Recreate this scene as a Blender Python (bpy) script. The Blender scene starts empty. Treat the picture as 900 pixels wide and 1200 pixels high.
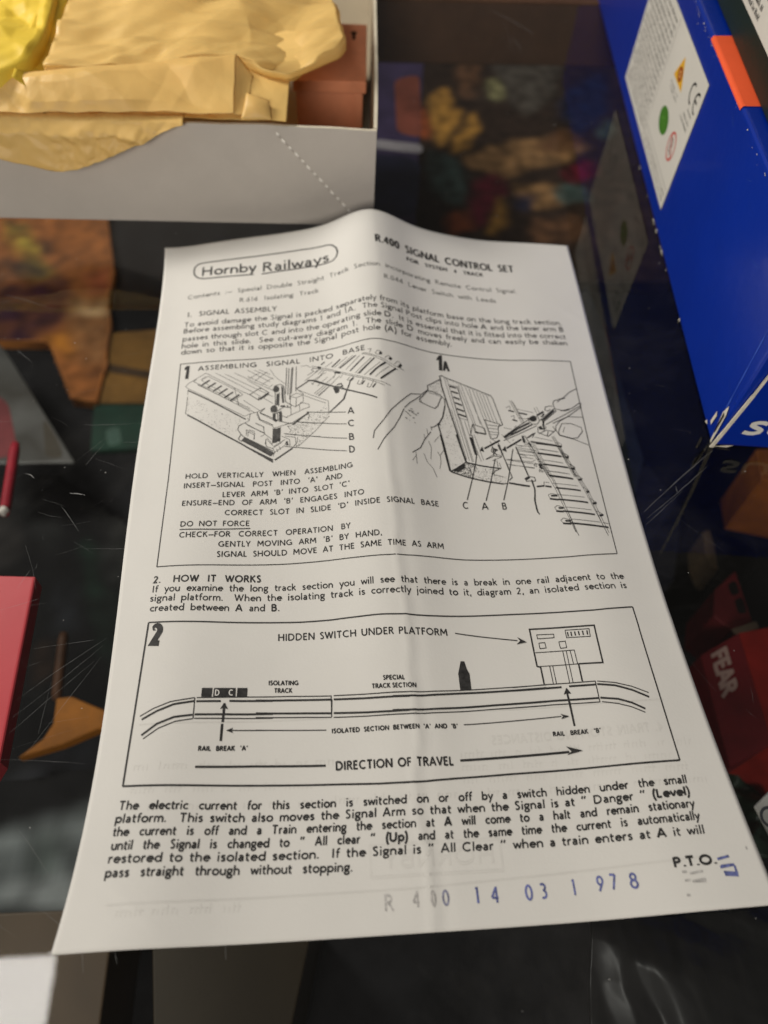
import bpy, bmesh, math, random
import numpy as np
from mathutils import Vector, Matrix, noise

MM = 0.001
scene = bpy.context.scene
col = scene.collection
# ------------------------------------------------------------------ camera
cam_data = bpy.data.cameras.new('camera')
cam = bpy.data.objects.new('camera', cam_data); col.objects.link(cam)
cam_data.sensor_fit = 'VERTICAL'; cam_data.sensor_height = 36.0; cam_data.sensor_width = 27.0
cam_data.lens = 27.06
cam_data.clip_start = 0.01; cam_data.clip_end = 30
cam.location = (-15.8437*MM, -225.4699*MM, 170.0826*MM)
cam.rotation_euler = (0.5963030, -0.0464428, -0.0610369)
cam_data.dof.use_dof = True
cam_data.dof.focus_distance = 0.186
cam_data.dof.aperture_fstop = 11.3
scene.camera = cam
# ------------------------------------------------------------------ light
scene.view_settings.view_transform = 'Standard'
scene.view_settings.look = 'None'
scene.view_settings.exposure = 0.0
scene.view_settings.gamma = 1.0
world = bpy.data.worlds.new('World'); scene.world = world; world.use_nodes = True
world.node_tree.nodes['Background'].inputs[0].default_value = (1.0, 0.93, 0.84, 1)
world.node_tree.nodes['Background'].inputs[1].default_value = 0.085
def lamp(name, loc, target, size, power, color, size_y=None):
    d = bpy.data.lights.new(name, 'AREA'); d.energy = power; d.color = color
    d.size = size*MM
    if size_y: d.shape = 'RECTANGLE'; d.size_y = size_y*MM
    o = bpy.data.objects.new(name, d); col.objects.link(o)
    o.location = Vector(loc)*MM
    o.rotation_euler = (Vector(target)-Vector(loc)).to_track_quat('-Z', 'Y').to_euler()
    return o
lamp('shop_lamp', (-390, 185, 330), (-90, -10, 0), 130, 2.45, (1.0, .95, .88))
lamp('ceiling_panel', (-850, -160, 2000), (-850, -160, 0), 310, 4.6, (1.0, .96, .9), 270)
lamp('side_lamp', (-250, -1050, 560), (-40, 20, 20), 320, 6.2, (1.0, .935, .85))
scene.cycles.max_bounces = 10
scene.cycles.transparent_max_bounces = 24

# ------------------------------------------------------------------ helpers
def rgb(r, g, b):
    f = lambda v: ((v/255+.055)/1.055)**2.4 if v > 10 else v/255/12.92
    return (f(r), f(g), f(b), 1)
def mat(name, color, rough=.6, spec=.3, bump=0, bscale=200, mottle=0, mscale=60, metallic=0, coat=0, trans=0):
    m = bpy.data.materials.new(name); m.use_nodes = True
    nt = m.node_tree; p = nt.nodes['Principled BSDF']
    p.inputs['Base Color'].default_value = color
    p.inputs['Roughness'].default_value = rough
    p.inputs['Specular IOR Level'].default_value = spec
    p.inputs['Metallic'].default_value = metallic
    p.inputs['Coat Weight'].default_value = coat
    tc = nt.nodes.new('ShaderNodeTexCoord')
    if bump:
        n = nt.nodes.new('ShaderNodeTexNoise'); n.inputs['Scale'].default_value = bscale; n.inputs['Detail'].default_value = 5
        b = nt.nodes.new('ShaderNodeBump'); b.inputs['Strength'].default_value = bump; b.inputs['Distance'].default_value = .0004
        nt.links.new(tc.outputs['Object'], n.inputs['Vector']); nt.links.new(n.outputs['Fac'], b.inputs['Height']); nt.links.new(b.outputs['Normal'], p.inputs['Normal'])
    if mottle:
        n = nt.nodes.new('ShaderNodeTexNoise'); n.inputs['Scale'].default_value = mscale; n.inputs['Detail'].default_value = 6; n.inputs['Roughness'].default_value = .62
        r = nt.nodes.new('ShaderNodeMapRange'); r.inputs[1].default_value = .3; r.inputs[2].default_value = .7
        r.inputs[3].default_value = 1-mottle; r.inputs[4].default_value = 1+mottle
        x = nt.nodes.new('ShaderNodeMixRGB'); x.blend_type = 'MULTIPLY'; x.inputs[0].default_value = 1; x.inputs[1].default_value = color
        nt.links.new(tc.outputs['Object'], n.inputs['Vector']); nt.links.new(n.outputs['Fac'], r.inputs[0]); nt.links.new(r.outputs[0], x.inputs[2]); nt.links.new(x.outputs[0], p.inputs['Base Color'])
    if trans:
        t = nt.nodes.new('ShaderNodeBsdfTranslucent'); t.inputs[0].default_value = color
        mx = nt.nodes.new('ShaderNodeMixShader'); mx.inputs[0].default_value = trans
        out = nt.nodes['Material Output']
        nt.links.new(p.outputs[0], mx.inputs[1]); nt.links.new(t.outputs[0], mx.inputs[2]); nt.links.new(mx.outputs[0], out.inputs[0])
    return m
def obj(name, verts, faces, m, parent=None, smooth=False, origin=None):
    """one mesh object from millimetre coordinates"""
    me = bpy.data.meshes.new(name)
    o0 = origin or (0, 0, 0)
    me.from_pydata([((x-o0[0])*MM, (y-o0[1])*MM, (z-o0[2])*MM) for x, y, z in verts], [], faces)
    for mm in (m if isinstance(m, (list, tuple)) else [m]): me.materials.append(mm)
    if smooth: me.polygons.foreach_set('use_smooth', [True]*len(me.polygons))
    me.update()
    o = bpy.data.objects.new(name, me); col.objects.link(o)
    if parent: 
        o.parent = parent
        o.matrix_parent_inverse = Matrix.Translation(parent.location).inverted()
    o.location = Vector(o0)*MM
    return o
def tag(o, label, cat, kind=None, group=None):
    if label: o['label'] = label
    if cat: o['category'] = cat
    if kind: o['kind'] = kind
    if group: o['group'] = group
    return o
def thing(name, loc, label, cat, group=None):
    e = bpy.data.objects.new(name, None); col.objects.link(e); e.location = Vector(loc)*MM; e.empty_display_size = .01
    bpy.context.view_layer.update()
    return tag(e, label, cat, None, group)
class MB:
    """collects vertices and faces in millimetres"""
    def __init__(s): s.v = []; s.f = []; s.mi = []
    def add(s, v, f, mi=0):
        n = len(s.v); s.v += [tuple(map(float, p)) for p in v]; s.f += [tuple(i+n for i in q) for q in f]; s.mi += [mi]*len(f)
    def prism(s, poly, z0, z1, mi=0):
        n = len(poly)
        a = sum(poly[i][0]*poly[(i+1) % n][1]-poly[(i+1) % n][0]*poly[i][1] for i in range(n))
        if a < 0: poly = poly[::-1]
        s.add([(x, y, z0) for x, y in poly]+[(x, y, z1) for x, y in poly],
              [tuple(range(n))[::-1], tuple(range(n, 2*n))]+[(i, (i+1) % n, n+(i+1) % n, n+i) for i in range(n)], mi)
    def box(s, p0, ux, uy, uz, mi=0):
        p0, ux, uy, uz = map(Vector, (p0, ux, uy, uz))
        P = [p0, p0+ux, p0+ux+uy, p0+uy]; P += [p+uz for p in P]
        s.add(P, [(3, 2, 1, 0), (4, 5, 6, 7), (0, 1, 5, 4), (1, 2, 6, 5), (2, 3, 7, 6), (3, 0, 4, 7)], mi)
    def build(s, name, m, parent=None, smooth=False, bevel=0, origin=None):
        o = obj(name, s.v, s.f, m, parent, smooth, origin)
        if any(s.mi): o.data.polygons.foreach_set('material_index', s.mi)
        if bevel:
            b = bmesh.new(); b.from_mesh(o.data)
            bmesh.ops.remove_doubles(b, verts=b.verts, dist=1e-6)
            es = [e for e in b.edges if len(e.link_faces) == 2 and e.calc_face_angle(0) > .5]
            bmesh.ops.bevel(b, geom=es, offset=bevel*MM, segments=3, profile=.6, affect='EDGES', clamp_overlap=True)
            b.to_mesh(o.data); b.free()
        return o

GLYPHS={'a': (57, '12,52 @26,43,18,17,135,0 44,0;44,36 28,34 @26,20,17,15,90,270 32,7 44,16'),
'b': (66, '8,0 8,103;@34,33,26,27,0,360'),
'c': (56, '@35,33,27,27,48,312'),
'd': (68, '60,0 60,103;@34,33,26,27,0,360'),
'e': (64, '7,35 60,35 @34,33,27,27,4,318'),
'f': (36, '38,95 @32,80,17,17,80,180 15,0;2,60 35,60'),
'g': (60, '@28,42,21,19,0,360;20,25 11,17 15,9 38,6 52,-2 52,-16 42,-26 22,-28 9,-22 7,-10 16,2;42,56 59,61'),
'h': (63, '8,0 8,103;8,36 @31,38,23,23,180,0 54,0'),
'i': (22, '10,0 10,66;10,84 10,98'),
'j': (24, '10,66 10,-16 @-2,-16,12,14,0,-80;10,84 10,98'),
'k': (54, '8,0 8,103;48,66 9,30;20,39 52,0'),
'l': (21, '10,0 10,103'),
'm': (94, '8,0 8,66;8,38 @27,41,19,20,180,0 46,0;46,38 @66,41,20,20,180,0 86,0'),
'n': (63, '8,0 8,66;8,36 @31,38,23,23,180,0 54,0'),
'o': (68, '@34,33,28,28,0,360'),
'p': (67, '8,-35 8,66;@34,33,26,27,0,360'),
'q': (67, '60,-35 60,66;@34,33,26,27,0,360'),
'r': (40, '8,0 8,66;8,36 @30,38,22,23,180,70'),
's': (48, '40,56 28,61 16,59 9,51 13,41 34,30 40,19 35,9 22,5 7,10'),
't': (41, '15,88 15,20 @29,20,14,14,180,300;1,60 38,60'),
'u': (63, '8,66 8,28 @31,28,23,23,180,360 54,66;54,66 54,0'),
'v': (54, '2,66 27,3;27,3 52,66'),
'w': (80, '2,66 21,3;21,3 40,60;40,60 60,3;60,3 78,66'),
'x': (54, '3,66 50,0;51,66 3,0'),
'y': (54, '2,66 29,5;53,66 14,-35'),
'z': (50, '5,60 44,60 6,6 47,6'),
'A': (76, '2,0 38,100;38,100 74,0;15,32 61,32'),
'B': (64, '9,0 9,100;9,94 30,94 @32,74,20,20,90,-90 9,54;30,54 34,54 @34,30,24,24,90,-90 9,6'),
'C': (84, '@50,50,43,44,50,310'),
'D': (86, '9,0 9,100;9,94 30,94 @34,50,44,44,90,-90 9,6'),
'E': (56, '9,0 9,100;9,94 52,94;9,52 48,52;9,6 54,6'),
'F': (52, '9,0 9,100;9,94 50,94;9,52 46,52'),
'G': (92, '@50,50,43,44,50,310 84,16 84,44 56,44'),
'H': (82, '9,0 9,100;73,0 73,100;9,52 73,52'),
'I': (22, '11,0 11,100'),
'J': (30, '16,100 16,-5 @2,-5,14,18,0,-80'),
'K': (68, '9,0 9,100;62,100 10,50;22,60 66,0'),
'L': (52, '9,0 9,100;9,6 50,6'),
'M': (98, '7,0 13,100;13,100 49,30;49,30 85,100;85,100 91,0'),
'N': (86, '9,0 9,100;9,100 77,0;77,0 77,100'),
'O': (98, '@49,50,43,44,0,360'),
'P': (60, '9,0 9,100;9,94 30,94 @32,72,22,22,90,-90 9,50'),
'Q': (98, '@49,50,43,44,0,360;56,24 88,-8'),
'R': (66, '9,0 9,100;9,94 30,94 @32,73,21,21,90,-90 9,52;30,52 64,0'),
'S': (54, '46,88 34,95 20,94 10,84 11,70 22,58 36,47 46,34 46,18 36,7 22,5 7,12'),
'T': (66, '33,0 33,94;2,94 64,94'),
'U': (80, '9,100 9,36 @40,36,31,31,180,360 71,100'),
'V': (72, '2,100 36,3;36,3 70,100'),
'W': (108, '2,100 30,3;30,3 54,95;54,95 78,3;78,3 106,100'),
'X': (70, '4,100 66,0;66,100 4,0'),
'Y': (66, '2,100 33,46;64,100 33,46;33,46 33,0'),
'Z': (66, '6,94 60,94 6,6 62,6'),
'0': (56, '@28,50,22,44,0,360'),
'1': (40, '24,0 24,100;24,98 12,86'),
'2': (54, '8,78 @27,72,20,22,165,-25 8,6 50,6'),
'3': (52, '9,88 @24,74,18,20,120,-90;24,54 @24,30,21,24,90,-120'),
'4': (58, '42,0 42,100;42,98 5,32;5,30 55,30'),
'5': (54, '46,94 16,94;16,94 12,56;12,54 @25,33,22,28,105,-125'),
'6': (56, '44,98 14,50;@28,31,21,26,0,360'),
'7': (52, '5,94 47,94;47,94 18,0'),
'8': (54, '@27,74,17,20,0,360;@27,29,21,24,0,360'),
'9': (56, '13,2 43,52;@28,69,21,26,0,360'),
'.': (22, '11,0 11,14'),
',': (22, '12,14 8,-14'),
':': (24, '11,0 11,14;11,50 11,64'),
'-': (34, '4,32 30,32'),
'—': (84, '2,34 82,34'),
'‘': (34, '14,74 20,104'),
'’': (34, '20,104 14,74'),
'“': (64, '10,72 20,104;38,72 48,104'),
'”': (64, '22,104 12,72;50,104 40,72'),
'(': (34, '@62,38,50,92,130,230'),
')': (34, '@-28,38,50,92,50,-50'),
'&': (70, '66,40 40,8 20,6 10,20 36,60 34,86 20,84 24,60 62,0')}
SHEET_HEIGHT=[[-0.01,-0.01,-0.0,0.02,0.08,0.16],[-0.05,-0.13,-0.15,0.32,1.56,2.59],[0.19,-0.09,-0.12,1.13,3.44,4.87],[2.81,2.27,2.03,3.04,4.26,4.86],[6.73,4.5,2.22,1.17,1.02,1.27],[9.42,6.42,3.19,0.48,-0.29,-0.22],[13.26,8.9,5.25,1.43,-0.35,-0.48],[23.06,18.66,11.64,3.96,-0.07,-0.79],[14.96,9.18,4.15,0.46,-0.55,-0.37],[9.58,5.64,1.89,-0.1,-0.29,-0.08],[5.93,3.08,0.61,0.24,1.0,1.91],[3.8,2.43,1.32,1.76,3.78,5.84],[3.08,1.61,-0.72,-0.52,5.06,9.11],[1.73,0.73,-0.5,0.55,5.43,8.86],[-0.02,0.89,2.0,3.44,5.17,6.89]]
EDGES={"top":[[-69.0,-0.2],[-46.4,0.1],[-30.1,0.2],[-14.2,-0.2],[-9.0,-0.6],[-4.3,0.2],[-1.1,0.5],[2.3,0.5],[10.1,-0.5],[20.1,-0.0],[30.2,0.3],[50.6,0.0],[70.7,-0.3]],"bottom":[[-69.2,-209.7],[-56.5,-210.2],[-41.1,-210.6],[-33.4,-210.2],[-13.1,-210.2],[-2.0,-209.7],[-0.5,-209.7],[7.0,-209.8],[18.3,-210.2],[35.3,-210.3],[46.3,-210.2],[57.2,-209.9],[68.7,-209.4],[70.8,-209.4]],"left":[[-69.0,-0.2],[-67.8,-56.7],[-67.3,-119.7],[-66.2,-175.6],[-69.2,-209.7]],"right":[[70.7,-0.3],[69.9,-46.8],[68.5,-101.0],[68.4,-94.9],[68.3,-139.2],[68.2,-136.7],[68.9,-172.7],[68.8,-170.7],[70.5,-200.0],[70.1,-196.7],[70.8,-204.0],[70.8,-209.4]]}
CREASE=[[1.5,0.2],[1.5,-21.4],[0.7,-55.8],[0.8,-95.8],[1.3,-129.4],[1.9,-140.7],[2.1,-152.1],[2.4,-165.5],[2.5,-171.7],[1.3,-179.5],[1.4,-187.4],[2.4,-194.6],[2.6,-203.7],[2.6,-209.8]]
LETTERING=[["logo","Hornby",4.3,0.62,[[-55.3,-16.84],[-37.07,-17.71]],0,0.95],["logo","Railways",4.3,0.62,[[-35.19,-18.12],[-13.06,-18.31]],0,0.95],["heading","R.400  SIGNAL  CONTROL  SET",3.3,0.62,[[1.54,-14.93],[10.03,-15.02],[11.76,-15.24],[23.19,-15.03],[26.1,-15.36],[41.17,-15.48],[43.77,-15.9],[49.15,-16.09]],0,0.8],["heading","FOR  SYSTEM  4  TRACK",1.6,0.36,[[11.69,-18.83],[17.01,-18.72],[25.74,-18.83],[37.98,-18.84]],0,1],["contents","Contents  :—  Special  Double  Straight  Track  Section  incorporating  Remote  Control  Signal.",1.95,0.2,[[-59.08,-26.31],[-48.45,-27.24],[-42.58,-27.21],[-34.37,-27.23],[-23.73,-26.82],[-13.86,-26.84],[-4.71,-27.09],[0.14,-26.24],[3.27,-25.11],[4.55,-25.39],[12.2,-24.55],[18.8,-24.63],[26.48,-25.54],[35.08,-26.16],[48.37,-27.43]],0,1],["contents","R.616  Isolating  Track",1.95,0.2,[[-42.18,-31.43],[-34.27,-31.37],[-23.73,-31.22],[-16.95,-31.17]],0,1],["contents","R.044  Lever  Switch  with  Leads",1.95,0.2,[[3.4,-30.9],[10.32,-30.68],[18.25,-30.58],[27.33,-30.84],[40.64,-31.19]],0,1],["assembly_text","1.   SIGNAL  ASSEMBLY",2.1,0.3,[[-58.69,-35.8],[-54.16,-35.91],[-30.05,-36.71]],0,1],["assembly_text","To avoid damage the Signal is packed separately from its platform base on the long track section.",2.1,0.26,[[-59.12,-40.03],[-48.12,-40.63],[-32.58,-40.51],[-22.99,-40.23],[-12.68,-40.44],[-5.02,-41.16],[-0.65,-40.54],[1.8,-40.2],[7.68,-40.58],[11.44,-40.53],[22.57,-40.31],[28.48,-40.6],[44.42,-40.64],[61.13,-40.54]],0,1],["assembly_text","Before assembling study diagrams 1 and 1A.  The Signal Post clips into hole *A* and the lever arm *B*",2.1,0.26,[[-59.14,-42.89],[-37.68,-43.5],[-18.61,-43.24],[-7.72,-44.12],[-2.36,-43.65],[0.06,-43.52],[3.11,-43.69],[10.21,-43.26],[16.29,-43.06],[33.73,-43.36],[61.31,-43.62]],0,1],["assembly_text","passes through slot C and into the operating slide *D*.  It is essential that it is fitted into the correct",2.1,0.26,[[-59.11,-46.35],[-41.24,-46.74],[-20.83,-46.69],[-7.85,-47.89],[-2.18,-46.96],[0.93,-46.57],[3.28,-46.57],[7.52,-46.79],[13.25,-46.49],[23.3,-46.56],[43.49,-46.74],[61.34,-46.78]],0,1],["assembly_text","hole in this slide.  See cut-away diagram 1.  The slide *D* moves freely and can easily be shaken",2.1,0.26,[[-59.16,-49.42],[-38.26,-49.87],[-18.77,-49.9],[-7.95,-50.6],[-2.82,-49.74],[1.04,-49.45],[7.77,-49.6],[11.91,-49.49],[20.3,-49.13],[28.43,-49.78],[43.04,-49.73],[61.29,-49.5]],0,1],["assembly_text","down so that it is opposite the Signal post hole *(A)* for assembly.",2.1,0.26,[[-59.12,-52.27],[-38.17,-52.55],[-20.86,-52.08],[-10.13,-52.69],[-3.46,-52.63],[0.36,-52.36],[3.44,-52.63],[8.42,-52.9],[12.93,-52.52],[23.58,-52.4]],0,1],["diagram_caption","ASSEMBLING  SIGNAL  INTO  BASE",1.8,0.27,[[-53.32,-59.67],[-34.38,-59.82],[-21.48,-59.67],[-12.54,-59.57],[-3.56,-59.92]],0,1],["diagram_caption","HOLD  VERTICALLY  WHEN  ASSEMBLING",1.62,0.27,[[-53.72,-99.94],[-23.5,-99.56],[-17.73,-99.48],[-8.7,-99.65]],0,1],["diagram_caption","INSERT—SIGNAL  POST  INTO  ‘A’  AND",1.62,0.27,[[-53.91,-103.05],[-28.07,-102.63],[-11.53,-102.42]],0,1],["diagram_caption","LEVER  ARM  ‘B’  INTO  SLOT  ‘C’",1.62,0.27,[[-43.56,-106.18],[-26.52,-105.56],[-9.72,-105.3]],0,1],["diagram_caption","ENSURE—END  OF  ARM  ‘B’  ENGAGES  INTO",1.62,0.27,[[-53.86,-108.79],[-23.51,-108.48],[-6.04,-108.63]],0,1],["diagram_caption","CORRECT  SLOT  IN  SLIDE  ‘D’  INSIDE  SIGNAL  BASE",1.62,0.27,[[-42.68,-111.86],[-13.83,-111.59],[-5.68,-111.79],[-0.86,-111.75],[7.41,-111.32],[13.71,-111.21]],0,1],["diagram_caption","DO  NOT  FORCE",1.62,0.27,[[-53.74,-115.24],[-35.99,-115.23]],0,1],["diagram_caption","CHECK—FOR  CORRECT  OPERATION  BY",1.62,0.27,[[-53.72,-118.55],[-22.79,-118.31],[-9.96,-118.03]],0,1],["diagram_caption","GENTLY  MOVING  ARM  ‘B’  BY  HAND,",1.62,0.27,[[-43.77,-121.58],[-15.51,-120.89],[-2.15,-121.32]],0,1],["diagram_caption","SIGNAL  SHOULD  MOVE  AT  THE  SAME  TIME  AS  ARM",1.62,0.27,[[-43.96,-124.49],[-14.87,-124.11],[-1.23,-124.12],[4.59,-124.12],[13.79,-124.08]],0,1],["diagram_caption","A",2.2,0.33,[[-9.56,-81.48],[-7.63,-82.03]],0,1],["diagram_caption","C",2.2,0.33,[[-9.67,-85.86],[-7.7,-86.38]],0,1],["diagram_caption","B",2.2,0.33,[[-9.59,-90.51],[-7.86,-90.94]],0,1],["diagram_caption","D",2.2,0.33,[[-9.67,-94.63],[-7.9,-95.05]],0,1],["diagram_caption","C",2.2,0.33,[[20.17,-111.44],[21.89,-111.37]],0,1],["diagram_caption","A",2.2,0.33,[[25.38,-111.55],[27.37,-111.53]],0,1],["diagram_caption","B",2.2,0.33,[[30.93,-111.53],[32.4,-111.55]],0,1],["numeral","A",3.8,0.75,[[19.82,-62.78],[21.67,-62.77]],0,1],["numeral","2",5.1,1.35,[[-57.49,-147.93],[-55.01,-148.1]],0,1],["works_text","2.   HOW  IT  WORKS",1.9,0.36,[[-58.85,-131.45],[-32.57,-131.73]],0,1],["works_text","If you examine the long track section you will see that there is a break in one rail adjacent to the",1.85,0.27,[[-58.84,-134.16],[-30.26,-134.06],[-13.85,-134.16],[-7.77,-134.29],[-1.9,-134.33],[2.87,-134.52],[8.33,-134.63],[20.07,-134.28],[29.62,-134.09],[40.79,-134.05],[59.1,-133.89]],0,1],["works_text","signal platform.  When the isolating track is correctly joined to it, diagram 2, an isolated section is",1.85,0.27,[[-59.15,-136.62],[-33.13,-136.93],[-15.38,-136.73],[-8.3,-136.93],[-3.03,-137.09],[2.53,-137.35],[7.65,-137.46],[20.71,-137.04],[34.68,-136.78],[59.19,-136.57]],0,1],["works_text","created between *A* and *B*.",1.85,0.27,[[-58.85,-139.27],[-27.98,-139.75]],0,1],["diagram_lettering","HIDDEN  SWITCH  UNDER  PLATFORM",1.75,0.3,[[-28.36,-147.54],[-18.07,-147.58],[-7.95,-147.66],[-0.47,-147.77],[4.86,-147.84],[12.25,-147.98]],0,1],["diagram_lettering","ISOLATING",1.05,0.25,[[-30.33,-158.36],[-23.45,-158.58]],0,1],["diagram_lettering","TRACK",1.05,0.25,[[-29.02,-160.22],[-24.88,-160.34]],0,1],["diagram_lettering","SPECIAL",1.05,0.25,[[-4.14,-158.7],[0.96,-158.86]],0,1],["diagram_lettering","TRACK SECTION",1.05,0.25,[[-6.78,-160.52],[3.51,-160.78]],0,1],["diagram_lettering","RAIL  BREAK  ‘A’",1.0,0.26,[[-44.95,-173.12],[-34.42,-173.13]],0,1],["diagram_lettering","ISOLATED  SECTION  BETWEEN  ‘A’  AND  ‘B’",1.0,0.25,[[-16.16,-169.88],[-4.07,-170.51],[2.61,-170.37],[12.14,-170.09]],0,1],["diagram_lettering","RAIL  BREAK  ‘B’",1.0,0.26,[[33.38,-173.03],[44.24,-172.93]],0,1],["diagram_lettering","DIRECTION  OF  TRAVEL",1.87,0.38,[[-15.5,-177.98],[-3.64,-178.58],[0.45,-178.53],[10.39,-178.2]],0,1],["carriage_lettering","D",1.4,0.26,[[-42.16,-160.8],[-41.08,-160.8]],0,1],["carriage_lettering","C",1.4,0.26,[[-39.14,-160.75],[-38.12,-160.75]],0,1],["current_text","The electric current for this section is switched on or off by a switch hidden under the small",1.74,0.33,[[-60.04,-184.67],[-46.07,-185.18],[-25.66,-185.55],[-10.63,-185.94],[-0.94,-186.16],[0.96,-186.09],[9.69,-185.84],[18.78,-185.73],[28.97,-185.67],[38.65,-185.55],[60.05,-185.35]],0.07,1],["current_text","platform.  This switch also moves the Signal Arm so that when the Signal is at “ Danger ” *(Level)*",1.74,0.33,[[-60.47,-187.18],[-42.74,-187.78],[-27.76,-188.01],[-12.25,-188.33],[0.7,-188.44],[10.25,-188.23],[23.73,-188.13],[39.86,-187.87],[60.05,-187.84]],0.07,1],["current_text","the current is off and a Train entering the section at *A* will come to a halt and remain stationary",1.74,0.33,[[-60.6,-189.71],[-40.32,-190.33],[-25.62,-190.53],[-13.21,-190.74],[-0.5,-190.87],[4.71,-190.68],[19.73,-190.59],[32.82,-190.52],[60.15,-190.32]],0.07,1],["current_text","until the Signal is changed to “ All clear ” *(Up)* and at the same time the current is automatically",1.74,0.33,[[-60.58,-192.25],[-42.83,-192.85],[-25.6,-193.13],[-14.78,-193.3],[-3.05,-193.38],[2.28,-193.25],[12.28,-193.02],[31.85,-193.02],[60.45,-192.91]],0.07,1],["current_text","restored to the isolated section.  If the Signal is “ All Clear ” when a train enters at *A* it will",1.74,0.33,[[-60.84,-194.71],[-32.25,-195.43],[-21.96,-195.74],[-11.95,-195.9],[-3.82,-195.85],[3.24,-195.65],[14.41,-195.63],[34.86,-195.83],[43.6,-195.84],[60.65,-195.65]],0.07,1],["current_text","pass straight through without stopping.",1.74,0.33,[[-61.08,-197.4],[-34.69,-197.86],[-12.52,-198.42]],0.07,1],["turnover","P.T.O.",1.8,0.52,[[52.42,-201.58],[61.3,-201.46]],0,1],["stamp2","R",2.9,0.38,[[-6.62,-205.87],[-4.5,-205.99]],0,1],["stamp2","4",2.9,0.38,[[-0.96,-205.54],[0.74,-205.63]],0,1],["stamp2","0",2.9,0.38,[[2.61,-205.66],[3.98,-205.72]],0,1],["stamp1","0",2.9,0.42,[[5.02,-205.62],[6.73,-205.71]],0,1],["stamp0","1",2.9,0.42,[[11.6,-205.49],[12.81,-205.55]],0,1],["stamp0","4",2.9,0.42,[[14.89,-205.58],[16.78,-205.68]],0,1],["stamp0","0",2.9,0.42,[[21.83,-205.58],[23.72,-205.69]],0,1],["stamp0","3",2.9,0.42,[[24.8,-205.45],[26.68,-205.56]],0,1],["stamp0","1",2.9,0.42,[[31.41,-205.17],[32.42,-205.24]],0,1],["stamp0","9",2.9,0.42,[[36.53,-204.86],[38.27,-204.98]],0,1],["stamp0","7",2.9,0.42,[[39.18,-204.66],[40.84,-204.79]],0,1],["stamp0","8",2.9,0.42,[[43.02,-204.77],[45.15,-204.94]],0,1]]
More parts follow.
